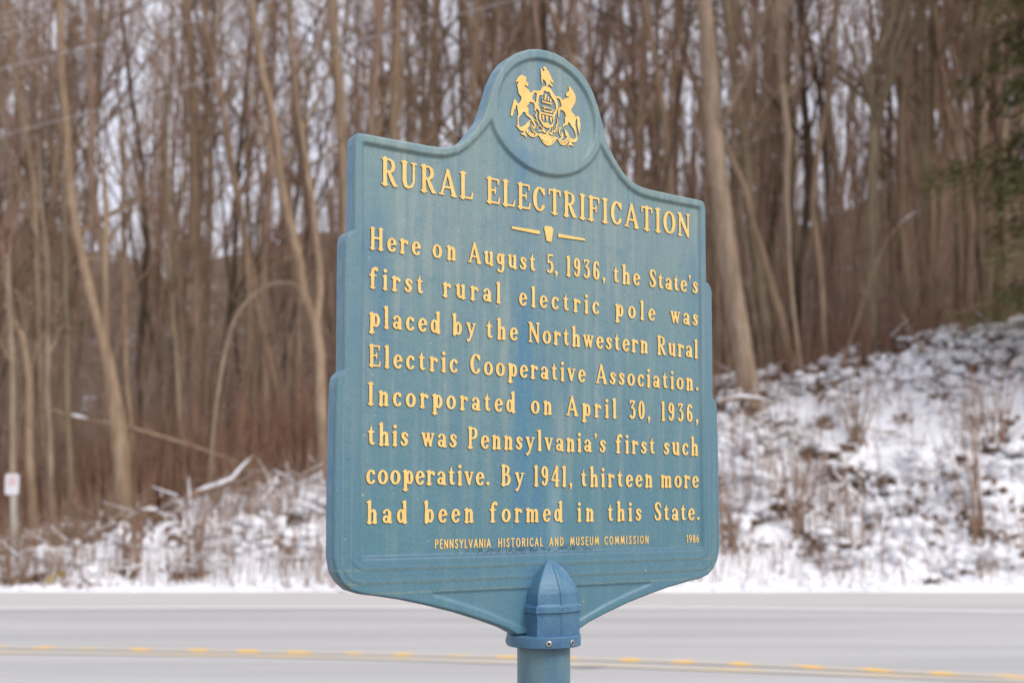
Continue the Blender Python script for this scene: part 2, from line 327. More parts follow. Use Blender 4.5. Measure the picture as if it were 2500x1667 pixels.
ADD=[[(-.0666,2.0348),(-.0651,2.03),(-.0606,2.0316),(-.0599,2.0296),(-.0531,2.0313),(-.0569,2.0273),(-.0538,2.0254),(-.0572,2.0228),(-.0561,2.0205),(-.0508,2.0171),(-.0497,2.0135),(-.0527,2.0091),(-.0606,2.0112),(-.0599,2.0089),(-.0554,2.006),(-.0493,2.0021),(-.044,1.9974),(-.041,1.9987),(-.0372,2.0043),(-.0296,2.0045),(-.0212,2.0063),(-.0212,2.0008),(-.0284,1.9987),(-.0338,2.0002),(-.0372,1.9937),(-.0403,1.9867),(-.0395,1.984),(-.0327,1.9805),(-.0296,1.9754),(-.0289,1.9648),(-.0308,1.9588),(-.0354,1.9583),(-.035,1.9609),(-.0331,1.9658),(-.0346,1.9725),(-.0368,1.9768),(-.0425,1.976),(-.046,1.9766),(-.0494,1.9702),(-.0547,1.9647),(-.0505,1.9627),(-.0498,1.9587),(-.0505,1.9506),(-.049,1.9483),(-.0403,1.9436),(-.0369,1.9382),(-.0335,1.9318),(-.0324,1.9257),(-.0354,1.9251),(-.0388,1.9308),(-.0426,1.9352),(-.0441,1.9391),(-.0532,1.9431),(-.0577,1.9454),(-.0584,1.9509),(-.0615,1.95),(-.0645,1.9504),(-.0682,1.944),(-.0757,1.9362),(-.077,1.9312),(-.0768,1.924),(-.075,1.9164),(-.0794,1.9156),(-.0802,1.9208),(-.0794,1.9371),(-.0772,1.9423),(-.0783,1.9493),(-.0794,1.9592),(-.0817,1.9632),(-.0831,1.9597),(-.0835,1.9553),(-.0887,1.9486),(-.0902,1.9388),(-.0958,1.9343),(-.0976,1.9364),(-.0943,1.952),(-.0906,1.9646),(-.0876,1.974),(-.0835,1.9745),(-.0787,1.9673),(-.0757,1.9669),(-.0719,1.9715),(-.0678,1.9796),(-.0719,1.981),(-.0674,1.9828),(-.0727,1.9859),(-.0753,1.9885),(-.0772,1.9958),(-.0787,2.0037),(-.0801,2.0072),(-.0757,2.0151),(-.0794,2.0143),(-.0831,2.011),(-.0831,2.0155),(-.0794,2.0213),(-.0764,2.0258),(-.0697,2.0307),(-.0674,2.0334)],
[(.0624,2.0328),(.0696,2.0258),(.0744,2.0202),(.0775,2.013),(.0779,2.0065),(.0771,1.9998),(.0726,1.9923),(.067,1.9837),(.0646,1.9793),(.0686,1.9749),(.0742,1.9707),(.0781,1.9656),(.0821,1.9696),(.0854,1.9699),(.0897,1.9652),(.0893,1.9605),(.0909,1.9483),(.0884,1.9367),(.0884,1.9288),(.086,1.9291),(.0828,1.9435),(.0813,1.9498),(.0821,1.9604),(.0801,1.964),(.0773,1.9582),(.0757,1.9487),(.0784,1.9395),(.0787,1.9232),(.0807,1.9176),(.0795,1.9115),(.0723,1.9063),(.062,1.9058),(.0707,1.8963),(.0651,1.8979),(.0556,1.8975),(.0524,1.8918),(.0508,1.8928),(.0572,1.9043),(.0596,1.9112),(.0644,1.9147),(.0691,1.9136),(.0755,1.9174),(.0764,1.924),(.074,1.9328),(.0708,1.938),(.0653,1.9429),(.0605,1.9498),(.0566,1.9504),(.055,1.9442),(.0471,1.9408),(.0408,1.9357),(.0392,1.9374),(.0431,1.9427),(.0479,1.9474),(.0479,1.9611),(.0511,1.963),(.0472,1.9714),(.0425,1.9744),(.0354,1.9746),(.0338,1.9707),(.0318,1.9548),(.0298,1.9564),(.0291,1.9692),(.0307,1.9773),(.0386,1.9833),(.0386,1.985),(.0354,1.9954),(.0315,1.9995),(.0245,1.9987),(.0222,2.0025),(.0347,2.0043),(.0378,2.0011),(.0406,1.9977),(.0465,2.0009),(.0512,2.0044),(.0592,2.0073),(.0592,2.0086),(.0536,2.0082),(.0505,2.0108),(.0513,2.0155),(.056,2.0197),(.0592,2.0224),(.0585,2.0274),(.0577,2.0312)],
[(-.0172,2.0573),(-.0141,2.0576),(-.0111,2.0518),(-.0072,2.0539),(-.008,2.057),(-.0118,2.0581),(-.0095,2.0621),(-.0057,2.0636),(-.0018,2.0616),(-.0014,2.0578),(-.0026,2.0517),(-.0006,2.0579),(.0036,2.0562),(.009,2.0464),(.0137,2.0383),(.0187,2.0348),(.0168,2.0338),(.0144,2.0307),(.0113,2.032),(.0051,2.0365),(.0113,2.0287),(.016,2.0226),(.0129,2.0216),(.0074,2.0241),(.0039,2.0279),(.0035,2.0213),(.0012,2.0202),(.0028,2.0244),(-.0007,2.0204),(-.0034,2.0205),(-.0019,2.0247),(-.005,2.0305),(-.0107,2.0342),(-.0123,2.0271),(-.0138,2.0203),(-.015,2.0246),(-.0165,2.0423),(-.0176,2.053)],
[(-.0219,2.0064),(-.0181,2.0082),(-.0135,2.0165),(-.0088,2.0194),(-.0034,2.0202),(.0051,2.0191),(.0097,2.0174),(.0136,2.0124),(.0175,2.0074),(.0229,2.0013),(.0276,1.9932),(.0299,1.9839),(.0295,1.9762),(.0244,1.9644),(.0197,1.9577),(.0189,1.9446),(.0142,1.9321),(.0041,1.927),(-.0044,1.9261),(-.0121,1.9291),(-.0197,1.9398),(-.0228,1.9438),(-.0212,1.9594),(-.0289,1.9656),(-.0304,1.9736),(-.0296,1.985),(-.0281,1.9975),(-.025,2.0007)],
[(-.075,1.9164),(-.0712,1.9149),(-.0615,1.9212),(-.0539,1.9302),(-.0456,1.9362),(-.0426,1.9355),(-.0479,1.932),(-.0487,1.9287),(-.0471,1.9258),(-.0494,1.9209),(-.0524,1.9184),(-.0547,1.9148),(-.0509,1.9111),(-.0457,1.9076),(-.0388,1.9063),(-.0312,1.9051),(-.0297,1.9028),(-.0358,1.8986),(-.0404,1.8977),(-.0479,1.8989),(-.0555,1.9039),(-.0615,1.911),(-.0675,1.9109),(-.075,1.9133)],
[(-.0846,1.9175),(-.0824,1.9185),(-.0772,1.9151),(-.0712,1.9149),(-.0615,1.911),(-.06,1.9043),(-.057,1.8992),(-.0585,1.8932),(-.063,1.8981),(-.0727,1.8988),(-.072,1.9009),(-.0652,1.904),(-.0645,1.9067),(-.0735,1.9069),(-.0779,1.9105)],
[(-.0274,1.9077),(-.0206,1.9106),(-.0075,1.9107),(-.0006,1.9129),(.0071,1.9099),(.018,1.9096),(.0203,1.91),(.025,1.9076),(.0227,1.9046),(.0172,1.8985),(.0117,1.8924),(.0063,1.8882),(.0001,1.8858),(-.006,1.886),(-.0114,1.8882),(-.0183,1.895),(-.0259,1.9051),(-.0328,1.9026),(-.0328,1.9077)],
[(.0196,1.9099),(.0274,1.9084),(.0305,1.9044),(.0399,1.9048),(.0454,1.9071),(.0501,1.9131),(.0525,1.9165),(.0478,1.9179),(.0466,1.9255),(.0462,1.9299),(.0423,1.9334),(.0447,1.9329),(.0518,1.9303),(.0549,1.925),(.0581,1.9197),(.0624,1.916),(.0604,1.9124),(.0548,1.9049),(.0477,1.8971),(.0414,1.894),(.0359,1.8944),(.0304,1.8973),(.0258,1.9061),(.0234,1.9057)]]
SUB=[[(-.0189,1.9968),(-.0135,1.9966),(-.01,2.0024),(-.0092,2.0077),(-.0058,2.01),(-.0035,2.007),(.0043,2.0089),(.0058,2.0082),(.0097,2.0006),(.0136,1.9962),(.0182,1.992),(.0225,1.9844),(.0236,1.9756),(.0221,1.9701),(.017,1.9652),(.0158,1.9592),(.0011,1.9596),(-.0174,1.9595),(-.0197,1.9664),(-.0231,1.9741),(-.0236,1.9862),(-.0216,1.9937)],
[(-.017,1.9557),(-.0067,1.9555),(.0142,1.955),(.0165,1.9457),(.0126,1.9379),(.0049,1.9339),(.0026,1.9383),(-.0044,1.9395),(-.0067,1.9362),(-.0121,1.9384),(-.0167,1.9427)],
[(-.0338,2.0002),(-.0284,1.9984),(-.0296,1.9882),(-.0323,1.9806),(-.0395,1.984),(-.0403,1.9867),(-.0372,1.9937)],
[(.0245,1.9987),(.0315,1.9995),(.0354,1.9954),(.0386,1.985),(.0307,1.9779),(.0295,1.9871),(.0276,1.9932)]]
ADD2=[[(-.0143,1.9855),(.0143,1.9847),(.012,1.981),(-.0135,1.9818)],
[(-.0066,2.0025),(-.0012,2.0023),(-.0035,1.9876),(-.0081,1.9874)],
[(.0012,1.9982),(.005,1.9977),(.0042,1.9866),(.0004,1.9884)],
[(.0073,1.995),(.012,1.9946),(.0104,1.9859),(.0066,1.9871)],
[(-.015,1.993),(-.0112,1.9945),(-.012,1.9904),(-.015,1.9905)]]
ST=[([(-.0411,1.9243),(-.0373,1.9193)],.00201),
([(-.0327,1.9272),(-.0343,1.9218),(-.0381,1.9179)],.00134),
([(-.0438,1.9207),(-.0426,1.9151),(-.0381,1.9102),(-.0297,1.908)],.00134),
([(-.0281,1.9568),(-.0304,1.9481),(-.0274,1.9397),(-.0251,1.9312),(-.0182,1.926),(-.006,1.9142)],.00127),
([(-.0358,1.9394),(-.0282,1.9357)],.001),
([(-.0236,1.9263),(-.0289,1.9228),(-.0297,1.9182)],.0008),
([(-.0251,1.9145),(-.0144,1.9178),(-.0075,1.9152)],.00147),
([(-.0121,1.9259),(-.006,1.9142)],.00114),
([(-.035,1.9523),(-.0312,1.9466)],.00087),
([(.0376,1.9348),(.0313,1.9285),(.0313,1.9214),(.0344,1.9161),(.0399,1.9158)],.00154),
([(.0376,1.9219),(.0399,1.9177),(.0383,1.9123),(.032,1.906)],.00201),
([(.0322,1.9471),(.0274,1.9397)],.00087),
([(.0267,1.9532),(.0267,1.9409),(.0227,1.9272),(.0118,1.9188),(-.0037,1.9133)],.00107),
([(.0235,1.9403),(.0227,1.9279)],.00087),
([(.0196,1.9344),(.0188,1.9252)],.00087),
([(.0134,1.9281),(.011,1.9205)],.00087),
([(.0072,1.9269),(.0002,1.9179),(-.0037,1.914)],.00127),
([(.0313,1.9346),(.0243,1.9269)],.00087),
([(.0258,1.9246),(.0165,1.9196)],.001),
([(.0041,1.916),(.0172,1.9146)],.00087),
([(.0064,1.9139),(.0141,1.9121)],.00087)]
ST2=[([(-.0128,1.9726),(.0065,1.9712)],.00134),
([(-.0074,1.9637),(.0119,1.9646)],.00167),
([(-.0089,1.965),(-.0051,1.9754)],.0006),
([(-.0136,1.9628),(-.002,1.9747)],.0006),
([(.0182,1.9716),(.0088,1.9633)],.00117),
([(.0081,1.9696),(.0143,1.9741)],.00067),
([(-.0114,1.9514),(-.0113,1.9513)],.00307),
([(-.0116,1.9513),(-.0113,1.944)],.00187),
([(-.0013,1.9511),(-.0011,1.951)],.00328),
([(-.0013,1.9511),(-.0009,1.9431)],.00201),
([(.01,1.9503),(.01,1.9502)],.00328),
([(.01,1.9503),(.0099,1.9429)],.00201),
([(-.0143,1.9874),(-.012,1.9853)],.00074)]
SPECK=[(-.0152,1.9077),(-.0091,1.9037),(-.0029,1.908),(.0044,1.9042),(-.0025,1.8972),(.0102,1.9059)]
MOTTO=[("VIRTUE",[(-.0588,1.9163),(-.0547,1.9088),(-.0472,1.9025),(-.0351,1.9022)],.00371),
("LIBERTY AND",[(-.0213,1.9028),(-.0145,1.8957),(-.0076,1.8918),(.0001,1.8906),(.0087,1.8953),(.0156,1.9017),(.0196,1.9069)],.00347),
("INDEPENDENCE",[(.0297,1.9036),(.0344,1.8993),(.0414,1.8992),(.0485,1.9037),(.0549,1.9114),(.0588,1.9173)],.00309)]
WIRES=[((-7.79,17,6.71),(-.17,19.31,9.84)),((-7.81,17,7.75),(-4.06,18.22,9.35)),((-7.83,17,8.27),(-6.11,17.58,9.11)),((-7.84,17,8.61),(-7.11,17.25,8.97))]
SIGN_TOP=(-6.84,15.6,1.52)
SIGN_BOT=(-6.83,15.6,1.25)
SIGN_L=(-6.93,15.6,1.4)
SIGN_R=(-6.74,15.6,1.4)
POST_BASE=(-6.75,15.6,.33)
YEL=(-5.96,14.9,.07)
TAR=(0,0,1.1)
SNOWEDGE=[(-6.56,14.67),(-2.6,14.38),(2.64,14.67),(6.56,14.67)]
WHITE=[(-5.53,12.37),(-2.73,12.47),(.11,12.47),(2.47,12.42),(5.32,11.91)]
YUP=[(-3.99,8.95),(-1.33,8.61),(1.22,8.16),(3.07,7.49)]
YLO=[(-3.85,8.64),(-1.56,8.44),(1.12,7.83),(3.23,7.25)]
TARP=[(.4,7.83),(.51,7.67)]

# ------------------------------------------------------------------ the marker: flat shapes from strokes and outlines
def seg_sdf(X, Y, pts, ws):
    """signed distance to a chain of capsules whose half-width runs from vertex to vertex"""
    d = np.full(X.shape, 9.0)
    if len(pts) == 1:
        return np.hypot(X-pts[0][0], Y-pts[0][1]) - ws[0]
    for (x0, y0), (x1, y1), w0, w1 in zip(pts[:-1], pts[1:], ws[:-1], ws[1:]):
        dx, dy = x1-x0, y1-y0
        t = np.clip(((X-x0)*dx + (Y-y0)*dy)/(dx*dx+dy*dy+1e-12), 0, 1)
        d = np.minimum(d, np.hypot(X-x0-t*dx, Y-y0-t*dy) - (w0+(w1-w0)*t))
    return d

def contour_loops(F, x0, y0, h):
    """closed loops where F crosses 0 (inside is F < 0)"""
    I = F < 0
    ny, nx = F.shape
    code = I[:-1, :-1]*1 + I[:-1, 1:]*2 + I[1:, 1:]*4 + I[1:, :-1]*8
    T = {1: [(3, 0)], 2: [(0, 1)], 3: [(3, 1)], 4: [(1, 2)], 5: [(3, 0), (1, 2)], 6: [(0, 2)], 7: [(3, 2)], 8: [(2, 3)],
         9: [(2, 0)], 10: [(0, 1), (2, 3)], 11: [(2, 1)], 12: [(1, 3)], 13: [(1, 0)], 14: [(0, 3)]}
    nxt, pos = {}, {}
    def ept(j, i, e):
        if e == 0: a, b = (j, i), (j, i+1)
        elif e == 1: a, b = (j, i+1), (j+1, i+1)
        elif e == 2: a, b = (j+1, i), (j+1, i+1)
        else: a, b = (j, i), (j+1, i)
        k = (a, b)
        if k not in pos:
            fa, fb = F[a], F[b]
            t = fa/(fa-fb)
            pos[k] = (x0+h*(a[1]+(b[1]-a[1])*t), y0+h*(a[0]+(b[0]-a[0])*t))
        return k
    for j, i in zip(*np.nonzero((code > 0) & (code < 15))):
        j, i = int(j), int(i)
        for e0, e1 in T[int(code[j, i])]:
            nxt[ept(j, i, e0)] = ept(j, i, e1)
    loops = []
    while nxt:
        k0, k = next(iter(nxt.items()))
        del nxt[k0]
        L = [pos[k0]]
        while k in nxt:
            L.append(pos[k])
            k = nxt.pop(k)
        if len(L) > 5:
            loops.append(L)
    return loops

def thin(L, tol):
    """drop points that lie on the line of their neighbours"""
    P = list(L)
    changed = True
    while changed and len(P) > 8:
        changed = False
        Q, i = [], 0
        while i < len(P):
            a, b, c = P[i-1], P[i], P[(i+1) % len(P)]
            d = abs((c[0]-a[0])*(b[1]-a[1])-(c[1]-a[1])*(b[0]-a[0]))/(math.hypot(c[0]-a[0], c[1]-a[1])+1e-9)
            if d < tol and i+1 < len(P):
                Q.append(c)
                i += 2
                changed = True
            else:
                Q.append(b)
                i += 1
        P = Q if len(Q) > 7 else P
        if len(Q) <= 7:
            break
        tol *= .7
    return P

def raised(loops, depth, bevel):
    """verts (x, y, z up from 0 to depth) and faces of the filled, bevelled shape"""
    cu = bpy.data.curves.new("tmp", 'CURVE')
    cu.dimensions = '2D'
    cu.fill_mode = 'BOTH'
    cu.extrude = max(depth/2 - bevel, .0001)
    cu.bevel_depth = bevel
    cu.bevel_resolution = 1
    cu.offset = -bevel
    for L in loops:
        s = cu.splines.new('POLY')
        s.points.add(len(L)-1)
        s.points.foreach_set("co", [c for p in L for c in (p[0], p[1], 0, 1)])
        s.use_cyclic_u = True
    ob = bpy.data.objects.new("tmp", cu)
    COL.objects.link(ob)
    bpy.context.view_layer.update()
    dg = bpy.context.evaluated_depsgraph_get()
    me = bpy.data.meshes.new_from_object(ob.evaluated_get(dg))
    V = np.array([v.co[:] for v in me.vertices])
    F = [tuple(p.vertices) for p in me.polygons]
    bpy.data.objects.remove(ob)
    bpy.data.curves.remove(cu)
    bpy.data.meshes.remove(me)
    V[:, 2] += depth/2
    return V, F

# ---- the cast letters: rounded slab serifs, capital height 1
W = .092
XH = .65
def L(*p):                       # chain: (x, y, half-width) ...
    return ([(a, b) for a, b, c in p], [c for a, b, c in p])
def ST_(x, y0, y1, w=W): return L((x, y0+.03, w), (x, (y0+y1)/2, w*.94), (x, y1-.03, w))
def SB(x, hl=.1): return L((x-hl, .036, .040), (x+hl, .036, .040))
def SP(x, y, l=.09, r=.09): return L((x-l, y-.036, .040), (x+r, y-.036, .040))
def EL(cx, cy, rx, ry, a0=0, a1=360, wv=.09, wh=.052, n=28):
    p, w = [], []
    for k in range(n+1):
        a = radians(a0+(a1-a0)*k/n)
        p.append((cx+rx*cos(a), cy+ry*sin(a)))
        w.append(wh+(wv-wh)*abs(cos(a))**1.4)
    return (p, w)
def ARCH(x0, x1):
    return L((x0+.04, .47, .045), (x0+.11, .555, .052), (x0+.18, .59, .062), (x1-.03, .56, .08), (x1, .46, .092), (x1, .05, .094))
def FLAG(x, y): return L((x-.11, y-.05, .042), (x-.02, y-.05, .05))
A_BOWL = EL(.215, .325, .125, .272, wv=.088)
GL = {
 'n': (.53, [ST_(.14, 0, XH), FLAG(.14, XH), SB(.14, .09), ARCH(.14, .39), SB(.39, .09)]),
 'm': (.80, [ST_(.14, 0, XH), FLAG(.14, XH), SB(.14, .08), ARCH(.14, .39), SB(.39, .07), ARCH(.39, .64), SB(.64, .09)]),
 'h': (.54, [ST_(.14, 0, 1), FLAG(.14, 1), SB(.14, .09), ARCH(.14, .40), SB(.40, .09)]),
 'o': (.53, [EL(.265, .322, .175, .282)]),
 'e': (.47, [EL(.245, .322, .16, .282, 15, 318), L((.11, .30, .04), (.25, .345, .044), (.395, .39, .05))]),
 'c': (.46, [EL(.245, .322, .16, .282, 48, 318), L((.365, .50, .085),), L((.37, .59, .04), (.385, .5, .05))]),
 'r': (.45, [ST_(.14, 0, XH), FLAG(.14, XH), SB(.14, .11), L((.17, .45, .045), (.23, .55, .055), (.31, .59, .075), (.365, .55, .085), (.375, .49, .07))]),
 'a': (.50, [EL(.2, .185, .115, .128, wv=.075), L((.37, .07, .09), (.37, .44, .088)), L((.095, .49, .075), (.13, .57, .058), (.22, .605, .05), (.31, .575, .06), (.365, .47, .088)), L((.38, .045, .046), (.47, .05, .042))]),
 'd': (.54, [A_BOWL, ST_(.40, 0, 1), FLAG(.40, 1), L((.40, .045, .05), (.50, .043, .043))]),
 'b': (.55, [EL(.335, .325, .125, .272, wv=.088), ST_(.15, 0, 1), FLAG(.15, 1), L((.12, .05, .06), (.2, .05, .05))]),
 'p': (.56, [EL(.345, .33, .125, .272, wv=.088), ST_(.15, -.27, XH), FLAG(.15, XH), L((.05, -.235, .044), (.27, -.235, .044))]),
 'g': (.50, [EL(.21, .385, .12, .225, wv=.085), L((.375, .6, .08), (.385, .1, .09), (.375, -.1, .085), (.32, -.215, .06), (.22, -.255, .05), (.14, -.21, .065)), L((.12, -.165, .075),), L((.37, .6, .05), (.46, .605, .043))]),
 'i': (.27, [ST_(.14, 0, XH), FLAG(.14, XH), SB(.14, .09), L((.14, .875, .105),)]),
 'l': (.27, [ST_(.14, 0, 1), FLAG(.14, 1), SB(.14, .09)]),
 's': (.42, [L((.345, .49, .07), (.325, .55, .055), (.22, .605, .052), (.125, .555, .075), (.12, .465, .088), (.2, .36, .095), (.285, .285, .096), (.315, .185, .088), (.27, .08, .062), (.18, .045, .052), (.1, .09, .058), (.07, .16, .072))]),
 't': (.40, [L((.175, .86, .02), (.17, .74, .05), (.165, .62, .082), (.165, .22, .092), (.19, .1, .085), (.26, .055, .058), (.34, .11, .036)), L((.05, .595, .042), (.17, .6, .056), (.30, .595, .046))]),
 'u': (.55, [L((.14, .62, .09), (.14, .2, .094), (.18, .09, .078), (.26, .06, .056), (.34, .11, .048), (.40, .2, .04)), FLAG(.14, XH), ST_(.41, 0, XH), FLAG(.41, XH), L((.41, .045, .05), (.51, .043, .043))]),
 'v': (.54, [L((.13, .6, .088), (.275, .07, .075)), L((.275, .07, .06), (.43, .6, .046)), SP(.13, XH, .09, .08), SP(.43, XH, .07, .07)]),
 'w': (.72, [L((.13, .6, .085), (.25, .07, .072)), L((.25, .07, .055), (.37, .6, .046)), L((.36, .6, .085), (.49, .07, .072)), L((.49, .07, .055), (.61, .6, .046)), SP(.13, XH, .09, .07), SP(.37, XH, .06, .06), SP(.61, XH, .07, .07)]),
 'y': (.56, [L((.13, .6, .086), (.29, .1, .07)), L((.46, .6, .046), (.29, .06, .058), (.19, -.17, .056), (.13, -.22, .06)), L((.11, -.19, .078),), SP(.13, XH, .09, .08), SP(.45, XH, .08, .08)]),
 'f': (.48, [L((.19, .04, W), (.185, .7, .095), (.21, .86, .08), (.28, .94, .062), (.365, .935, .068)), L((.385, .87, .09),), L((.05, .595, .046), (.35, .595, .046)), SB(.19, .11)]),
 '.': (.22, [L((.11, .1, .1),)]),
 ',': (.22, [L((.11, .1, .1),), L((.14, .1, .07), (.13, -.03, .05), (.07, -.14, .025))]),
 "'": (.2, [L((.1, .9, .09),), L((.12, .9, .065), (.11, .79, .045), (.06, .7, .022))]),
 '1': (.30, [ST_(.15, 0, 1), FLAG(.15, .99), SB(.15, .1)]),
 '3': (.45, [L((.08, .83, .04), (.09, .93, .055), (.24, .945, .058), (.36, .94, .05)), L((.36, .92, .05), (.17, .59, .05)), L((.17, .59, .05), (.28, .575, .062), (.345, .46, .082), (.355, .3, .09), (.33, .16, .082), (.25, .065, .06), (.16, .05, .058)), L((.1, .14, .085),)]),
 '4': (.52, [L((.33, .95, .06), (.07, .34, .046)), L((.06, .3, .05), (.46, .3, .05)), ST_(.35, 0, 1, .088), SB(.35, .09)]),
 '5': (.45, [L((.12, .93, .06), (.36, .935, .06)), L((.12, .93, .05), (.105, .56, .045)), L((.11, .55, .045), (.2, .605, .058), (.3, .55, .078), (.35, .4, .088), (.345, .25, .088), (.3, .12, .076), (.2, .05, .055)), L((.11, .12, .085),)]),
 '6': (.45, [EL(.235, .3, .125, .25, wv=.085), L((.36, .8, .07), (.32, .9, .06), (.24, .945, .054), (.16, .88, .074), (.115, .7, .085), (.11, .4, .088))]),
 '9': (.45, [EL(.215, .7, .125, .25, wv=.085), L((.09, .2, .07), (.13, .1, .06), (.21, .055, .054), (.29, .12, .074), (.335, .3, .085), (.34, .6, .088))]),
 '0': (.46, [EL(.23, .5, .135, .445, wv=.09)]),
 'H': (.70, [ST_(.15, 0, 1), ST_(.55, 0, 1), SB(.15, .1), SB(.55, .1), SP(.15, 1), SP(.55, 1), L((.15, .53, .056), (.55, .53, .056))]),
 'A': (.74, [L((.35, .95, .06), (.12, .06, .055)), L((.36, .95, .075), (.61, .06, .098)), L((.2, .32, .05), (.54, .32, .05)), SB(.12, .085), SB(.61, .095)]),
 'N': (.70, [ST_(.13, 0, 1, .058), ST_(.57, .02, 1, .055), L((.14, .94, .09), (.36, .48, .1), (.57, .04, .07)), SB(.13, .085), SP(.11, 1, .08, .08), SP(.57, 1, .085, .085)]),
 'R': (.64, [ST_(.15, 0, 1), SB(.15, .1), L((.06, .95, .048), (.34, .95, .05), (.44, .87, .078), (.465, .73, .09), (.43, .59, .076), (.33, .51, .052), (.15, .51, .048)), L((.3, .49, .07), (.41, .25, .094), (.51, .06, .09)), L((.5, .045, .047), (.6, .045, .045))]),
 'P': (.58, [ST_(.15, 0, 1), SB(.15, .12), L((.06, .95, .048), (.34, .95, .05), (.44, .87, .078), (.465, .71, .09), (.43, .56, .076), (.33, .48, .052), (.15, .48, .048))]),
 'B': (.60, [ST_(.15, 0, 1), L((.06, .95, .048), (.32, .95, .05), (.41, .87, .075), (.42, .74, .085), (.38, .61, .07), (.28, .535, .05), (.15, .535, .045)), L((.28, .535, .045), (.41, .48, .07), (.475, .33, .09), (.46, .19, .088), (.39, .08, .066), (.28, .05, .05), (.06, .05, .048))]),
 'E': (.60, [ST_(.15, 0, 1), L((.06, .948, .05), (.52, .948, .05)), L((.525, .94, .044), (.515, .78, .04)), L((.15, .52, .05), (.38, .52, .05)), L((.385, .64, .036), (.385, .40, .036)), L((.06, .052, .05), (.53, .052, .05)), L((.53, .06, .046), (.56, .24, .038))]),
 'F': (.56, [ST_(.15, 0, 1), SB(.15, .12), L((.06, .948, .05), (.51, .948, .05)), L((.515, .94, .044), (.505, .76, .04)), L((.15, .52, .05), (.37, .52, .05)), L((.375, .65, .036), (.375, .38, .036))]),
 'L': (.57, [ST_(.15, 0, 1), SP(.15, 1, .11, .11), L((.06, .052, .05), (.50, .052, .05)), L((.50, .06, .048), (.54, .26, .038))]),
 'T': (.62, [ST_(.31, 0, 1), SB(.31, .12), L((.08, .948, .05), (.54, .948, .05)), L((.075, .94, .046), (.055, .76, .036)), L((.545, .94, .046), (.565, .76, .036))]),
 'I': (.36, [ST_(.18, 0, 1), SB(.18, .115), SP(.18, 1, .115, .115)]),
 'C': (.60, [EL(.31, .5, .21, .44, 48, 322, wv=.1), L((.5, .93, .042), (.51, .7, .05)), L((.46, .82, .06), (.5, .76, .05))]),
 'O': (.68, [EL(.34, .5, .235, .442, wv=.1)]),
 'U': (.68, [L((.16, .97, W), (.16, .3, .098), (.2, .12, .085), (.31, .055, .06), (.43, .11, .056), (.51, .28, .052), (.515, .96, .054)), SP(.16, 1, .11, .1), SP(.515, 1, .095, .095)]),
 'S': (.52, [L((.43, .72, .045), (.41, .84, .06), (.32, .93, .055), (.22, .94, .058), (.13, .85, .082), (.125, .72, .092), (.2, .57, .1), (.33, .43, .102), (.40, .29, .096), (.375, .14, .08), (.28, .055, .056), (.18, .06, .054), (.1, .14, .06), (.065, .29, .048))]),
}
# ---- thin sans capitals of the bottom line
s = .078
SN = {
 'P': (.48, [L((.08, 0, s), (.08, 1, s), (.3, .98, s), (.4, .86, s), (.4, .66, s), (.3, .53, s), (.1, .52, s))]),
 'E': (.42, [L((.38, 1, s), (.08, 1, s), (.08, 0, s), (.38, 0, s)), L((.08, .53, s), (.33, .53, s))]),
 'N': (.56, [L((.08, 0, s), (.08, 1, s), (.48, 0, s), (.48, 1, s))]),
 'S': (.46, [L((.38, .84, s), (.32, .97, s), (.2, 1, s), (.1, .9, s), (.1, .7, s), (.2, .56, s), (.32, .42, s), (.38, .27, s), (.36, .1, s), (.24, 0, s), (.12, .04, s), (.06, .17, s))]),
 'Y': (.54, [L((.05, 1, s), (.27, .5, s), (.27, 0, s)), L((.49, 1, s), (.27, .5, s))]),
 'L': (.40, [L((.08, 1, s), (.08, 0, s), (.36, 0, s))]),
 'V': (.56, [L((.05, 1, s), (.28, 0, s), (.51, 1, s))]),
 'A': (.58, [L((.05, 0, s), (.29, 1, s), (.53, 0, s)), L((.14, .33, s), (.44, .33, s))]),
 'I': (.16, [L((.08, 0, s), (.08, 1, s))]),
 'H': (.56, [L((.08, 0, s), (.08, 1, s)), L((.48, 0, s), (.48, 1, s)), L((.08, .52, s), (.48, .52, s))]),
 'T': (.50, [L((.03, 1, s), (.47, 1, s)), L((.25, 1, s), (.25, 0, s))]),
 'O': (.64, [EL(.32, .5, .25, .49, wv=s, wh=s)]),
 'R': (.52, [L((.08, 0, s), (.08, 1, s), (.3, .98, s), (.41, .86, s), (.41, .68, s), (.3, .54, s), (.1, .53, s)), L((.27, .53, s), (.45, 0, s))]),
 'C': (.54, [EL(.32, .5, .25, .49, 42, 318, wv=s, wh=s)]),
 'D': (.58, [L((.08, 0, s), (.08, 1, s), (.26, .98, s), (.43, .82, s), (.5, .5, s), (.43, .18, s), (.26, .02, s), (.08, 0, s))]),
 'M': (.68, [L((.05, 0, s), (.15, 1, s), (.34, .15, s), (.53, 1, s), (.63, 0, s))]),
 'U': (.54, [L((.08, 1, s), (.08, .25, s), (.15, .06, s), (.27, 0, s), (.39, .06, s), (.46, .25, s), (.46, 1, s))]),
 'B': (.48, [L((.08, 0, s), (.08, 1, s), (.3, .97, s), (.38, .85, s), (.37, .66, s), (.26, .54, s), (.1, .53, s)), L((.26, .53, s), (.4, .42, s), (.42, .2, s), (.32, .03, s), (.08, 0, s))]),
 '1': (.28, [L((.05, .86, s), (.17, 1, s), (.17, 0, s))]),
 '9': (.48, [EL(.24, .7, .17, .29, wv=s, wh=s), L((.41, .68, s), (.36, .35, s), (.2, 0, s))]),
 '8': (.48, [EL(.24, .75, .15, .24, wv=s, wh=s), EL(.24, .25, .18, .25, wv=s, wh=s)]),
 '6': (.48, [EL(.24, .3, .17, .29, wv=s, wh=s), L((.07, .32, s), (.12, .65, s), (.28, 1, s))]),
}
_gcache = {}
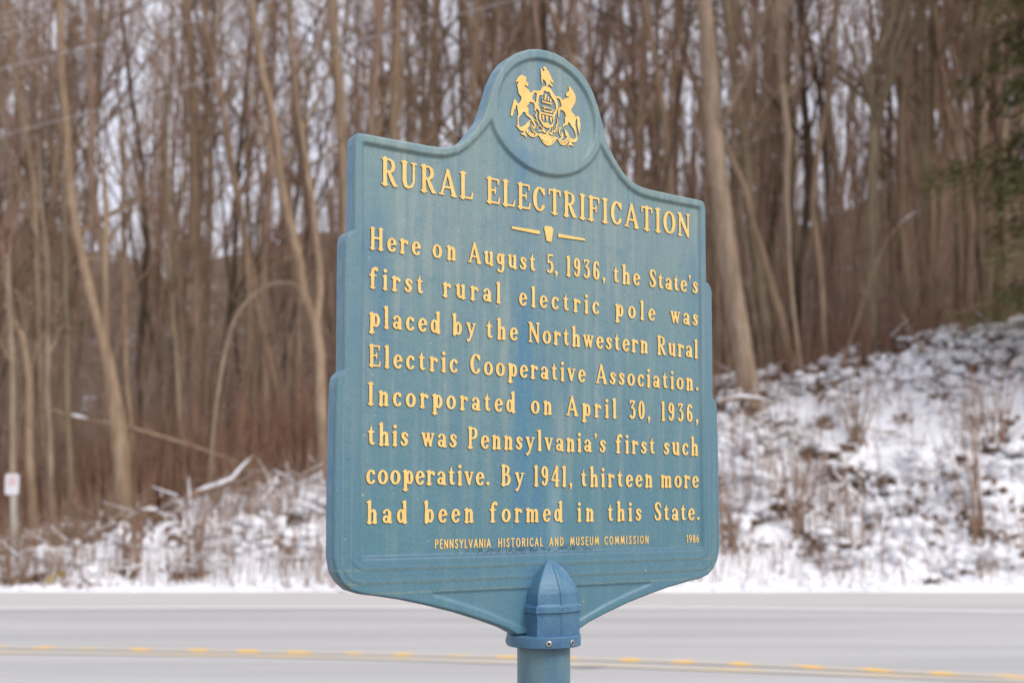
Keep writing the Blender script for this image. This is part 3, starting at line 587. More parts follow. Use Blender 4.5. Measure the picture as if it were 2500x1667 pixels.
def glyph(table, ch, depth, bevel, cap, rough, variant=0, slim=.92):
    """raised letter at real size, origin at the left end of its baseline"""
    slim = .84 if cap > .05 else slim if table is GL else 1.0
    key = (id(table), ch, cap, variant)
    if key not in _gcache:
        w, strokes = table[ch]
        h = .0125
        xs = np.arange(-.12, w+.12, h)
        ys = np.arange(-.42, 1.14, h)
        X, Y = np.meshgrid(xs, ys)
        o = ord(ch)*3.1+variant*17.3
        X2 = X + rough*(fbm(X*9+o, Y*9, 3, 2)-.4)
        Y2 = Y + rough*(fbm(X*9, Y*9+o, 8, 2)-.4)
        D = None
        for p, ws in strokes:
            d = seg_sdf(X2, Y2, p, [q*slim for q in ws])
            if D is None:
                D = d
            else:                                  # soft union: fillets as in a casting
                k = .022 if table is GL else .012
                hh = np.clip(.5+.5*(D-d)/k, 0, 1)
                D = D*(1-hh)+d*hh - k*hh*(1-hh)
        loops = [thin([(a*cap, b*cap) for a, b in l], .00006) for l in contour_loops(D, xs[0], ys[0], h)]
        _gcache[key] = raised(loops, depth, bevel)
    return _gcache[key]

def text_mesh(table, base, words, cap, depth, bevel, lift, rough, nvar=1):
    """one line of raised letters; words = (text, left, right) in metres across the plaque"""
    mb = MB()
    for txt, x0, x1 in words:
        wide = 1.07 if cap > .05 else 1.03 if table is GL else 1.0
        ws = [table[c][0]*cap*wide for c in txt]
        side = .015*cap if table is GL else 0
        gap = (x1-x0+2*side-sum(ws))/max(len(txt)-1, 1)
        sc = 1.0
        lo = (.02 if table is GL else .09)*cap
        if gap < lo:
            sc = (x1-x0+2*side-lo*(len(txt)-1))/sum(ws)
            gap = lo
        x = x0-side
        for c, w in zip(txt, ws):
            V, F = glyph(table, c, depth, bevel, cap, rough, rnd.randrange(nvar))
            P = np.empty_like(V)
            P[:, 0] = x+V[:, 0]*sc*wide
            P[:, 1] = -lift-V[:, 2]
            P[:, 2] = base+V[:, 1]
            for n in (3, 4):
                fs = [f for f in F if len(f) == n]
                if fs:
                    mb.add(P, fs)
            for f in F:
                if len(f) > 4:
                    mb.add(P, [f])
            x += w*sc+gap
    return mb

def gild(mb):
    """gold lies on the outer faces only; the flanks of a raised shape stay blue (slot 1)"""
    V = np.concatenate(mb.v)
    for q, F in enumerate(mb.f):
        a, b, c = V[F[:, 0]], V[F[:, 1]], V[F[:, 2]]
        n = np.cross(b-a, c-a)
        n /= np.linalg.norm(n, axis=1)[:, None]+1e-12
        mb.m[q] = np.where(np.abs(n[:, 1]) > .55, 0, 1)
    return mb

def ms_fill(F, x0, y0, h):
    """flat mesh of the region F < 0, cell by cell with cut border cells; also the border edges"""
    I = F < 0
    vid, verts, faces, walls = {}, [], [], []
    def corner(j, i):
        k = (j, i)
        if k not in vid:
            vid[k] = len(verts)
            verts.append((x0+h*i, y0+h*j))
        return vid[k]
    def cut(j0, i0, j1, i1):
        k = (min((j0, i0), (j1, i1)), max((j0, i0), (j1, i1)))
        if k not in vid:
            (a, b), (c, d) = k
            t = F[a, b]/(F[a, b]-F[c, d])
            vid[k] = len(verts)
            verts.append((x0+h*(b+(d-b)*t), y0+h*(a+(c-a)*t)))
        return vid[k]
    code = I[:-1, :-1].astype(int)+I[:-1, 1:]+I[1:, 1:]+I[1:, :-1]
    for j, i in zip(*np.nonzero(code)):
        j, i = int(j), int(i)
        C = [(j, i), (j, i+1), (j+1, i+1), (j+1, i)]
        if code[j, i] == 4:
            faces.append(tuple(corner(*c) for c in C))
            continue
        poly, border = [], []
        for k in range(4):
            a, b = C[k], C[(k+1) % 4]
            if I[a]:
                poly.append(corner(*a))
            if I[a] != I[b]:
                poly.append(cut(*a, *b))
                border.append((len(poly)-1, I[a]))
        if len(poly) > 2:
            faces.append(tuple(poly))
        for q, leaving in border:
            if leaving:
                walls.append((poly[q], poly[(q+1) % len(poly)]))
    return np.array(verts), faces, walls

# ------------------------------------------------------------------ ground, road, snowy bank
BANK_Y = 14.65
def crest(x):
    return np.clip(2.22+.215*np.asarray(x, float), .2, 6.5)
def land(x, y):
    """height of the land beyond the road"""
    x, y = np.asarray(x, float), np.asarray(y, float)
    c = crest(x)+.35*(fbm(x*.45, y*0+2, 5, 3)-.47)
    t = np.clip((y-BANK_Y)/(19.2-BANK_Y), 0, 1)
    prof = .55*t+.45*t*t*(3-2*t)
    back = np.clip((y-19.2)/5, 0, 1)
    hill = np.clip(y-25, 0, 34)*(.27+.10*sstep(6, -8, x)+.08*vnoise(x*.11+3, y*.03, 8)+.05*vnoise(x*.45, y*.05, 18))
    return c*prof - back*back*(3-2*back)*np.where(c < 2.3, .5, .1) + hill

def grid(xs, ys, zf):
    X, Y = np.meshgrid(xs, ys)
    V = np.stack([X, Y, zf(X, Y)], -1).reshape(-1, 3)
    ny, nx = X.shape
    j, i = np.mgrid[0:ny-1, 0:nx-1]
    a = j*nx+i
    return V, np.stack([a, a+1, a+nx+1, a+nx], -1).reshape(-1, 4)

def base_z(X, Y):
    z = np.interp(Y, [-400, 3.4, 4.6, 5.2, 14.4, 16], [-.62, -.62, -.03, -.03, -.03, -.3])
    return np.where(Y > 16, land(X, Y)-np.interp(Y, [16, 24, 26], [.5, .5, 0.0]), z)
litter = NT("leaf_litter")
lf = litter.noise(2.2, 6, .7)
lc = litter.mix(litter.ramp(lf, .35, .65), (.17, .125, .09), (.28, .205, .155))
lc = litter.mix(litter.ramp(litter.noise(.9, 5, .7, litter.coords((1, 1, 1), (4, 2, 0))), .6, .68), lc, (.7, .7, .74))
gy = litter.xyz()[1]
M_GROUND = litter.out(lc, .95, .1)
mb = MB()
mb.add(*grid(np.concatenate([np.linspace(-400, -40, 13), np.linspace(-38, 38, 77), np.linspace(40, 400, 13)]),
             np.concatenate([np.linspace(-300, 0, 7), [3.4, 4.0, 4.6, 5.2, 10, 14.4, 15.2, 16], np.linspace(17, 64, 48), np.linspace(70, 500, 10)]), base_z))
tag(mb.build("ground", M_GROUND), kind="structure")

ro = NT("salted_asphalt")
ox = ro.xyz()
lanes = ro.noise(1, 3, .5, ro.coords((.10, 1.5, 1)))
streak = ro.noise(1, 4, .6, ro.coords((.2, 2.0, 1), (2, 1, 0)))
gritn = ro.noise(140, 3, .7)
rc = ro.mix(ro.ramp(lanes, .35, .65), (.468, .462, .45), (.56, .553, .54))
rc = ro.mix(ro.math('MULTIPLY', ro.ramp(streak, .45, .7), .5), rc, (.605, .588, .57))
sh = ro.ramp(ox[1], 12.3, 12.8)
rc = ro.mix(ro.math('MULTIPLY', sh, .8), rc, (.65, .62, .595))
rc = ro.mix(ro.math('MULTIPLY', ro.ramp(gritn, .3, .75), .15), rc, (.30, .30, .30))
edge = ro.ramp(ox[1], 14.2, 14.6)
rc = ro.mix(ro.math('MULTIPLY', edge, ro.ramp(ro.noise(1.3, 4, .6), .35, .7)), rc, (.42, .36, .31))
ro.bump(gritn, .3, .01)
M_ROAD = ro.out(rc, .75, .3)
mb = MB()
mb.add(*grid(np.linspace(-60, 60, 81), np.array([4.6, 6, 8, 9.5, 12, 13.5, 14.75]), lambda X, Y: X*0+.012*np.sin((Y-4.6)/10*pi)))
tag(mb.build("road", M_ROAD), kind="structure")
mb = MB()
mb.tube([(x, 4.6, -.12) for x in np.linspace(-60, 60, 9)], [.16]*9, 8)
tag(mb.build("road_edge", M_ROAD), kind="structure")

def stripe(name, line, width, mat, z=.017):
    P = np.array(line, float)*.986
    lo, hi = P[0], P[-1]
    d0, d1 = P[0]-P[1], P[-1]-P[-2]
    P = np.concatenate([[lo+d0*(12/abs(d0[0]))], P, [hi+d1*(12/abs(d1[0]))]])
    xs = np.linspace(P[0, 0], P[-1, 0], 160)
    ys = np.interp(xs, P[:, 0], P[:, 1])
    k = np.ones(9)/9
    ys[4:-4] = np.convolve(ys, k, 'valid')
    zz = .012*np.sin((ys-4.6)/10*pi)+z-.012
    V = np.concatenate([np.stack([xs, ys-width/2, zz], -1), np.stack([xs, ys+width/2, zz], -1)])
    n = len(xs)
    mb = MB()
    mb.add(V, [(i, i+1, n+i+1, n+i) for i in range(n-1)])
    return tag(mb.build(name, mat), kind="structure")
wl = NT("edge_line_paint")
wc = wl.mix(wl.ramp(wl.noise(9, 5, .7), .3, .7), (.74, .735, .73), (.84, .84, .84))
M_WHITE = wl.out(wc, .7)
stripe("edge_line", WHITE, .26, M_WHITE)
def yellow(name, lo, hi, per):
    m = NT(name)
    x = m.xyz()[0]
    wob = m.noise(1, 3, .6, m.coords((1.1, 3, 1)))
    if per:
        ph = m.math('FRACT', m.math('ADD', m.math('MULTIPLY', x, per), m.math('MULTIPLY', wob, 1.0)))
        keep = m.ramp(m.math('ABSOLUTE', m.math('SUBTRACT', ph, .5)), .09, .27, 1, .08)
        keep = m.math('MULTIPLY', keep, m.ramp(m.noise(1, 2, .5, m.coords((1.7, 1, 1), (5, 0, 0))), .32, .55, .35, 1))
    else:
        keep = m.ramp(wob, .42, .66, .08, .6)
    chips = m.ramp(m.noise(28, 4, .7), .35, .6, .55, 1)
    return m.out(m.mix(m.math('MULTIPLY', keep, chips), lo, hi), .7)
stripe("centre_line", YUP, .18, yellow("worn_yellow_blocks", (.56, .53, .48), (.98, .58, .12), 2.5))
stripe("centre_line", YLO, .15, yellow("worn_yellow_line", (.58, .55, .50), (.92, .60, .19), 0))
mb = MB()
k = np.linspace(0, 2*pi, 20, endpoint=False)
mb.add(np.stack([.50+.13*np.cos(k)*(1+.25*np.sin(3*k)), 7.76+.05*np.sin(k), np.full(20, .016)], -1), [list(range(20))])
tag(mb.build("tar_patch", simple("old_tar", (.3, .295, .29), (.38, .38, .38), 12)), kind="structure")

sn = NT("snow_over_litter")
n1 = sn.noise(1.25, 6, .68, sn.coords((1, 1, 1.6)))
n2 = sn.noise(7.5, 4, .7, sn.coords((1, 1, .7), (3, 1, 2)))
sy = sn.xyz()
open_ = sn.math('ADD', sn.math('MULTIPLY', n1, .62), sn.math('MULTIPLY', n2, .38))
foot = sn.ramp(sy[1], BANK_Y+.05, BANK_Y+.3, .03, 0)
left = sn.ramp(sy[0], -1.5, 1.0, .06, .0)
high = sn.ramp(sy[1], 15.8, 19.0, .03, -.035)
left = sn.math('ADD', left, high)
cov = sn.ramp(sn.math('ADD', sn.math('ADD', open_, foot), left), .42, .45)
brown = sn.mix(sn.ramp(sn.noise(11, 4, .7), .35, .65), (.085, .056, .04), (.25, .17, .12))
snowc = sn.mix(sn.ramp(n2, .3, .7), (.86, .865, .90), (.92, .922, .945))
back = sn.ramp(sn.math('ADD', sy[1], sn.math('MULTIPLY', n1, 1.2)), 19.9, 20.5)
cov = sn.math('MULTIPLY', cov, sn.math('SUBTRACT', 1.0, sn.math('MULTIPLY', back, .85)))
sn.bump(open_, .3, .10)
M_BANK = sn.out(sn.mix(cov, brown, snowc), .75, .25)
def bank_z(X, Y):
    ramp = sstep(BANK_Y, BANK_Y+.6, Y)
    lump = (fbm(X*1.4, Y*1.6, 3, 4)-.47)*.36+(fbm(X*5, Y*5, 9, 3)-.43)*.10
    return land(X, Y)+.03+lump*ramp + .05*sstep(BANK_Y-.25, BANK_Y+.1, Y)-.05
mb = MB()
mb.add(*grid(np.linspace(-15, 15, 420), np.concatenate([[14.35], np.linspace(14.5, 22.5, 150)]), lambda X, Y: bank_z(X, Y+.12*(vnoise(X*1.3, X*0, 4)-.5))))
tag(mb.build("snowy_bank", M_BANK), kind="structure")

# ------------------------------------------------------------------ dead plants, brush and caught snow on the bank
M_STALK = simple("dead_stalk", (.24, .15, .10), (.36, .24, .165), 3)
M_RUST = simple("rust_stem", (.25, .13, .085), (.36, .21, .15), 3)
M_LEAF = simple("dead_leaf", (.13, .075, .048), (.29, .185, .12), 9)
M_SNOW = simple("clinging_snow", (.88, .885, .91), (.92, .92, .94), 9, .7)
def scatter(n, x0, x1, y0, y1, dens=None):
    x, y = rng.uniform(x0, x1, n), rng.uniform(y0, y1, n)
    if dens is not None:
        k = rng.uniform(0, 1, n) < dens(x, y)
        x, y = x[k], y[k]
    return x, y, bank_z(x, y)
def lean(n, a):
    t, p = np.abs(rng.normal(0, a, n)), rng.uniform(0, 2*pi, n)
    return np.stack([np.sin(t)*np.cos(p), np.sin(t)*np.sin(p), np.cos(t)], -1)
weeds = MB()
patch = lambda x, y: np.clip((vnoise(x*.9, y*.6, 21)-.35)*2.2, .05, 1)*np.where(x > 0, .6, 1.0)
x, y, z = scatter(6500, -10, 10, 14.75, 19.2, patch)
b = np.stack([x, y, z-.03], -1)
L_ = rng.uniform(.2, .75, len(x))[:, None]
d = lean(len(x), .22)
mid = b+d*L_*.55
tip = mid+(d+lean(len(x), .5)*.5)*L_*.33
weeds.sticks(b, mid, .0065, .005, 0)
weeds.sticks(mid, tip, .005, .002, 0)
k = rng.uniform(0, 1, len(x)) < .45
sd = tip[k]
for _ in range(4):
    o_ = lean(len(sd), .9)
    weeds.sticks(sd-d[k]*.1*rng.uniform(0, 2, (len(sd), 1)), sd+o_*rng.uniform(.05, .18, (len(sd), 1)), .003, .0015, 0)
# tall dry stalks in loose stands
x, y, z = scatter(2600, -10, 10, 14.8, 18.6, lambda x, y: np.clip((vnoise(x*1.1, y*.7, 61)-.45)*3, 0.02, 1))
b = np.stack([x, y, z-.03], -1)
L_ = rng.uniform(.5, 1.15, len(x))[:, None]
d = lean(len(x), .13)
mid = b+d*L_*.6
tip = mid+(d+lean(len(x), .3)*.3)*L_*.4
weeds.sticks(b, mid, .008, .0065, 0)
weeds.sticks(mid, tip, .0065, .003, 0)
# curled brown leaves in drifts
x, y, z = scatter(16000, -10, 10, 14.8, 20.3, lambda x, y: np.clip((fbm(x*.9, y*1.3, 33, 4)-.53+np.clip((y-16.2)*.025, -.02, .07)-np.where(x < 0, .06, 0))*9, 0, 1))
c = np.stack([x, y, z+rng.uniform(.0, .16, len(x))], -1)
u = rng.normal(0, 1, c.shape)
u /= np.linalg.norm(u, axis=1)[:, None]
w = np.cross(u, rng.normal(0, 1, c.shape))
w /= np.linalg.norm(w, axis=1)[:, None]
s_ = rng.uniform(.03, .09, (len(x), 1))
weeds.cards(c, u*s_, w*s_, 1)
# holes where leaf heaps and earth show dark
nc = 90
cx, cy, cz = scatter(nc, -9, 9.5, 14.85, 19.3, lambda x, y: np.where(x > 0, 1, .25))
for q in range(len(cx)):
    m = int(rng.integers(40, 110))
    sz = rng.uniform(.07, .22)
    px = cx[q]+rng.normal(0, sz*.75, m)
    py = cy[q]+rng.normal(0, sz*.5, m)
    c = np.stack([px, py, bank_z(px, py)+rng.uniform(.01, .10, m)], -1)
    u = rng.normal(0, 1, c.shape)
    u /= np.linalg.norm(u, axis=1)[:, None]
    w = np.cross(u, rng.normal(0, 1, c.shape))
    w /= np.linalg.norm(w, axis=1)[:, None]
    weeds.cards(c, u*rng.uniform(.03, .07, (m, 1)), w*rng.uniform(.02, .05, (m, 1)), 3 if q % 3 else 1)
# snow held up on bent stems and leaves
x, y, z = scatter(9000, -10, 10, 15.0, 19.9, lambda x, y: np.clip((fbm(x*1.4, y*1.8, 51, 3)-.42)*5, 0, 1)*np.where(x > 0, 1, .6))
c = np.stack([x, y, z+rng.uniform(.02, .30, len(x))*np.where(x > 0, 1, .7)], -1)
weeds.blobs(c, rng.uniform(.03, .12, len(x)), 2)
# short snow-loaded twigs lying every way
n = 850
x, y, z = scatter(n, -9.5, 9.5, 15.2, 19.8)
n = len(x)
b = np.stack([x, y, z+rng.uniform(.02, .35, n)], -1)
d = rng.normal(0, 1, (n, 3))*np.array([1, .6, .55])
d /= np.linalg.norm(d, axis=1)[:, None]
e = b+d*rng.uniform(.12, .5, (n, 1))
weeds.sticks(b, e, .006, .004, 0)
weeds.sticks(b+[0, 0, .014], e+[0, 0, .014], rng.uniform(.012, .032, n), .008, 2)
n = 1500                                        # ragged grass and leaves right down to the road edge
x = rng.uniform(-11, 11, n)
x = x[vnoise(x*.8, x*0+4, 91) > .3]
n = len(x)
y = rng.uniform(14.66, 15.6, n)
b = np.stack([x, y, bank_z(x, y)-.02], -1)
d = lean(n, .35)
weeds.sticks(b, b+d*rng.uniform(.1, .45, (n, 1)), .0065, .003, 0)
cx, cy = rng.uniform(-9, 9, 26), rng.uniform(14.72, 15.5, 26)
for q in range(26):
    m = 45
    sz = rng.uniform(.05, .14)
    px, py = cx[q]+rng.normal(0, sz*1.2, m), cy[q]+rng.normal(0, sz*.4, m)
    c = np.stack([px, py, bank_z(px, py)+rng.uniform(.01, .07, m)], -1)
    u = rng.normal(0, 1, c.shape)
    u /= np.linalg.norm(u, axis=1)[:, None]
    w = np.cross(u, rng.normal(0, 1, c.shape))
    w /= np.linalg.norm(w, axis=1)[:, None]
    weeds.cards(c, u*rng.uniform(.025, .055, (m, 1)), w*rng.uniform(.015, .035, (m, 1)), 1)
n = 500
x = rng.uniform(-12, 12, n)
y = 14.62+np.abs(rng.normal(0, .16, n))
weeds.blobs(np.stack([x, y, bank_z(x, y)+.01], -1), rng.uniform(.02, .075, n), 2, .6)
tag(weeds.build("dead_weeds", [M_STALK, M_LEAF, M_SNOW, simple("wet_leaf", (.05, .032, .023), (.14, .085, .055), 9)]), "dry brown weeds, curled leaves and caught snow covering the roadside bank", "weeds", kind="stuff")

brush = MB()
x, y, z = scatter(12000, -11, 11, 18.8, 22.4, lambda x, y: np.where(x < 2.2, 1, .35)*np.clip((vnoise(x*.8, y*.8, 71)-.15)*2, .15, 1))
n = len(x)
b = np.stack([x, y, z-.05], -1)
L_ = (rng.uniform(.7, 2.1, n)*np.where(x < 0, 1, .55))[:, None]
d = lean(n, .25)
mid = b+d*L_*.6
tip = mid+(d+lean(n, .6)*.6)*L_*.3
brush.sticks(b, mid, .008, .006, 0)
brush.sticks(mid, tip, .006, .002, 0)
for _ in range(3):
    k = rng.uniform(0, 1, n) < .7
    f = rng.uniform(.3, 1, (k.sum(), 1))
    p0 = b[k]+(mid[k]-b[k])*f
    brush.sticks(p0, p0+lean(k.sum(), .8)*rng.uniform(.15, .5, (k.sum(), 1)), .004, .0015, 0)
k = rng.integers(0, n, 9000)
c = b[k]+(tip[k]-b[k])*rng.uniform(.1, 1, (9000, 1))+rng.normal(0, .08, (9000, 3))
u = rng.normal(0, 1, c.shape)
u /= np.linalg.norm(u, axis=1)[:, None]
w = np.cross(u, rng.normal(0, 1, c.shape))
w /= np.linalg.norm(w, axis=1)[:, None]
s_ = rng.uniform(.012, .035, (9000, 1))
brush.cards(c, u*s_, w*s_, 1)
tag(brush.build("brush", [M_RUST, simple("rust_leaf", (.24, .12, .075), (.36, .20, .13), 7)]), "rust brown leafless brush massed along the top of the snowy bank", "brush", kind="stuff")

# ------------------------------------------------------------------ trees
def bark(name, a, b):
    m = NT(name)
    f = m.noise(1, 5, .65, m.coords((9, 9, 1.4)))
    g_ = m.noise(1, 4, .6, m.coords((2.5, 2.5, .5), (3, 1, 4)))
    c = m.mix(m.ramp(f, .36, .66), a, b)
    h_ = m.noise(1, 4, .7, m.coords((3, 3, 9), (7, 2, 5)))
    c = m.mix(m.math('MULTIPLY', m.ramp(h_, .55, .68), .45), c, tuple(v*.6 for v in b))
    lich = m.ramp(m.noise(1.7, 5, .7, m.coords((1, 1, .7), (1, 9, 4))), .56, .66)
    c = m.mix(m.math('MULTIPLY', lich, .45), c, tuple(v*1.25 for v in b))
    c = m.mix(m.math('MULTIPLY', m.ramp(g_, .55, .75), .4), c, tuple(v*.5 for v in a))
    m.bump(f, .5, .02)
    return m.out(c, .95, .1)
BARK = {"pale": bark("pale_bark", (0.244, 0.182, 0.128), (0.375, 0.284, 0.207)), "tan": bark("tan_bark", (0.248, 0.176, 0.115), (0.384, 0.278, 0.190)),
        "olive": bark("olive_bark", (0.215, 0.171, 0.110), (0.346, 0.274, 0.181)), "brown": bark("brown_bark", (0.208, 0.143, 0.093), (0.354, 0.246, 0.167)),
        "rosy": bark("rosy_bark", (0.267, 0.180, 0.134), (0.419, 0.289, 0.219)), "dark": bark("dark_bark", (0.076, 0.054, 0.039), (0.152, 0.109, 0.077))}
M_TWIG = simple("twig_bark", (0.273, 0.184, 0.128), (0.418, 0.290, 0.215), 2.5)
M_TWIG_RED = simple("red_twig_bark", (0.342, 0.191, 0.142), (0.472, 0.290, 0.224), 2.5)

def smooth_path(P, R, step=.5):
    """resample a polyline with rounded corners"""
    P, R = np.array(P, float), np.array(R, float)
    n = len(P)
    t = np.concatenate([[0], np.cumsum(np.linalg.norm(np.diff(P, axis=0), axis=1))])
    m = max(int(t[-1]/step), 4)
    q = np.linspace(0, t[-1], m)
    tan = np.gradient(P, t, axis=0)
    out = np.zeros((m, 3))
    for j, s_ in enumerate(q):
        i = min(np.searchsorted(t, s_, side='right')-1, n-2)
        hh = t[i+1]-t[i]
        v = (s_-t[i])/hh
        out[j] = (2*v**3-3*v*v+1)*P[i]+(v**3-2*v*v+v)*hh*tan[i]*.8+(-2*v**3+3*v*v)*P[i+1]+(v**3-v*v)*hh*tan[i+1]*.8
    return out, np.interp(q, t, R)

def crown_mesh(mb, P, R, n_br, z0, twigs=9, spread=.75, size=1.0):
    """steep leafless limbs along a stem, each split into finer twigs"""
    hgt = P[:, 2]
    for _ in range(n_br):
        zz = lerp(z0, hgt[-1], rnd.random()**.8)
        i = min(int(np.searchsorted(hgt, zz)), len(P)-1)
        p, r = P[i], R[i]
        az = rnd.uniform(0, 2*pi)
        up = rnd.choice([rnd.uniform(.3, .9), rnd.uniform(.6, 1.7)])*spread
        Lb = rnd.uniform(.8, 3.4)*size
        d = np.array([sin(up)*cos(az), sin(up)*sin(az), cos(up)])
        pts, rr = [p], [max(min(r*.5, .055*size), .011)]
        for k in range(3):
            d = d+np.array([rnd.gauss(0, .16), rnd.gauss(0, .16), .16])
            d /= np.linalg.norm(d)
            pts.append(pts[-1]+d*Lb/3)
            rr.append(rr[0]*(1-(k+1)*.27))
        mb.tube(pts, rr, 4, 0, False)
        Q = np.array(pts)
        m = twigs
        f = rng.uniform(.15, 1, m)*3
        ii = np.minimum(f.astype(int), 2)
        b0 = Q[ii]+(Q[ii+1]-Q[ii])*(f-ii)[:, None]
        td = (Q[ii+1]-Q[ii])/(Lb/3)+rng.normal(0, .5, (m, 3))+[0, 0, .2]
        td /= np.linalg.norm(td, axis=1)[:, None]
        tl = rng.uniform(.25, 1.1, (m, 1))*size
        e0 = b0+td*tl
        mb.sticks(b0, e0, .0085, .004, 1)
        for _k in range(4):
            g_ = rng.uniform(.2, 1, (m, 1))
            b1 = b0+td*tl*g_
            d1 = td+rng.normal(0, .55, (m, 3))+[0, 0, .15]
            d1 /= np.linalg.norm(d1, axis=1)[:, None]
            mb.sticks(b1, b1+d1*rng.uniform(.15, .55, (m, 1))*size, .0045, .002, 1)

def traced_tree(label, dist, colour, arms):
    base = arms[0][0]
    gz = float(land(base[0], dist))-.1
    root = empty("bare_tree", (base[0], dist, gz))
    tag(root, label, "tree")
    tr, cr = MB(), MB()
    lean_y = rnd.uniform(-.03, .06)
    for k, arm in enumerate(arms):
        A = [(x, z, r*.9) for x, z, r in arm]
        if k == 0:
            x0, z0, r0 = A[0]
            A = [(x0+(x0-A[1][0])*.1, min(gz-.3, z0-.4), r0*1.25)]+A if z0 > gz-.1 else A
        x1, z1, r1 = A[-1]
        if z1 > 9:                              # carry the stem on above the frame
            dx = (x1-A[-2][0])/(z1-A[-2][1])
            A += [(x1+dx*2.2, z1+2.2, r1*.75), (x1+dx*3.5, z1+5, r1*.25)]
        P = [(x-base[0], lean_y*(z-gz)*.4, z-gz) for x, z, r in A]
        P, R = smooth_path(P, [r for x, z, r in A])
        P[1:, 0] += np.array([rnd.gauss(0, .012) for _ in range(len(P)-1)])
        tr.tube(P, R, 10)
        if z1 > 8:
            crown_mesh(cr, P, R, 11 if k == 0 else 7, max(3.6, P[0, 2]), 6)
        else:
            crown_mesh(cr, P, R, 4, P[0, 2]+.6*(P[-1, 2]-P[0, 2]), 4, .8, .5)
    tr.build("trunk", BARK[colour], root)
    cr.build("crown", [BARK[colour], rnd.choice([M_TWIG, M_TWIG, M_TWIG_RED])], root)
    return root
for lab, dist, colour, arms in TREES_:
    traced_tree(lab, dist, colour, arms)

# the rest of the wood, trunk by trunk
protos = []
for k in range(9):
    hgt = rnd.uniform(13, 18)
    nseg = 9
    x = y = 0
    P, R = [], []
    r0 = rnd.choice([.045, .055, .065, .08, .095, .115])
    lx, ly = rnd.gauss(0, .09), rnd.gauss(0, .06)
    for i in range(nseg):
        f = i/(nseg-1)
        P.append((x, y, -.4+f*(hgt+.4)))
        R.append(r0*(1.25 if i == 0 else 1)*(1-.8*f))
        x += (lx+rnd.gauss(0, .085))*hgt/nseg
        y += (ly+rnd.gauss(0, .04))*hgt/nseg
    P, R = smooth_path(P, R, .7)
    tr, cr = MB(), MB()
    tr.tube(P, R, 8)
    if k % 3 != 1:                              # a fork
        j = int(len(P)*rnd.uniform(.25, .5))
        az = rnd.uniform(0, 2*pi)
        Q = [P[j]+np.array([cos(az)*(.05+.16*s_)*s_, sin(az)*(.05+.16*s_)*s_, s_]) for s_ in np.linspace(0, 7, 7)]
        Qr = np.linspace(R[j]*.8, .015, 7)
        tr.tube(Q, Qr, 7)
        crown_mesh(cr, np.array(Q), Qr, 9, Q[0][2]+1, 8)
    crown_mesh(cr, P, R, 18, 3.0, 8)
    colour = ["tan", "brown", "rosy", "olive", "dark", "tan", "dark", "pale", "olive"][k]
    protos.append((tr.mesh("trunk", BARK[colour]), cr.mesh("crown", [BARK[colour], [M_TWIG, M_TWIG_RED, M_TWIG][k % 3]])))
GAPS = ((205, 370), (505, 620), (715, 800), (1035, 1140), (1975, 2012), (2128, 2164))
def in_gap(x, y):
    u_ = 1250+2777*np.asarray(x)/np.asarray(y)
    g_ = np.zeros(np.shape(u_), bool)
    for a, b in GAPS:
        g_ |= (u_ > a) & (u_ < b)
    return g_
placed = []
tries = 0
while len(placed) < 132 and tries < 4000:
    tries += 1
    yy = 20.5+15*rnd.random()**1.1
    xx = rnd.uniform(-.52, .52)*yy
    # a thin place in the wood on the left lets the sky through
    if in_gap(xx, yy) and rnd.random() < .97:
        continue
    if any((xx-a)**2+(yy-b)**2 < .55**2 for a, b in placed):
        continue
    placed.append((xx, yy))
for xx, yy in placed:
    tm, cm = protos[rnd.randrange(len(protos))]
    root = empty("bare_tree", (xx, yy, float(land(xx, yy))-.1), rnd.uniform(0, 2*pi))
    s_ = rnd.uniform(.8, 1.2)
    root.scale = (s_, s_, rnd.uniform(.9, 1.15))
    tag(root, "one of the many thin leafless trunks blurred together in the depth of the brown wood", "tree", "bare trees deep in the wood")
    link(bpy.data.objects.new("trunk", tm), root)
    link(bpy.data.objects.new("crown", cm), root)

# farthest wood on the hillside, past counting
far = MB()
n = 500
yy = rng.uniform(36, 62, n)
xx = rng.uniform(-.56, .56, n)*yy
keep = ~(in_gap(xx, yy) & (rng.uniform(0, 1, n) < .98))
xx, yy = xx[keep], yy[keep]
n = len(xx)
zz = land(xx, yy)
hh = rng.uniform(8, 15, n)
b = np.stack([xx, yy, zz-.3], -1)
lx = rng.normal(0, .10, (n, 2))
m_ = b+np.stack([lx[:, 0]*hh*.5, lx[:, 1]*hh*.5, hh*.5], -1)
t_ = m_+np.stack([rng.normal(0, .07, n)*hh*.5, rng.normal(0, .05, n)*hh*.5, hh*.5], -1)
rr = rng.uniform(.04, .12, n)
far.sticks(b, m_, rr, rr*.75, 0)
far.sticks(m_, t_, rr*.75, rr*.2, 0)
for _ in range(10):
    f = rng.uniform(.1, 1, (n, 1))
    p0 = np.where(f < .5, b+(m_-b)*f*2, m_+(t_-m_)*(f-.5)*2)
    dd = lean(n, .55)
    ll = rng.uniform(1, 3.2, (n, 1))
    p1 = p0+dd*ll
    far.sticks(p0, p1, .028, .01, 1)
    for _k in range(3):
        g_ = rng.uniform(.3, 1, (n, 1))
        p2 = p0+dd*ll*g_
        d2 = dd+rng.normal(0, .45, (n, 3))
        d2 /= np.linalg.norm(d2, axis=1)[:, None]
        far.sticks(p2, p2+d2*rng.uniform(.4, 1.3, (n, 1)), .011, .004, 1)
n = 1100                                        # lower growth that ravels the line of the hill
yy = rng.uniform(34, 60, n)
xx = rng.uniform(-.56, .56, n)*yy
b = np.stack([xx, yy, land(xx, yy)-.2], -1)
hh = rng.uniform(1.5, 5, (n, 1))
d = lean(n, .2)
far.sticks(b, b+d*hh, .028, .008, 1)
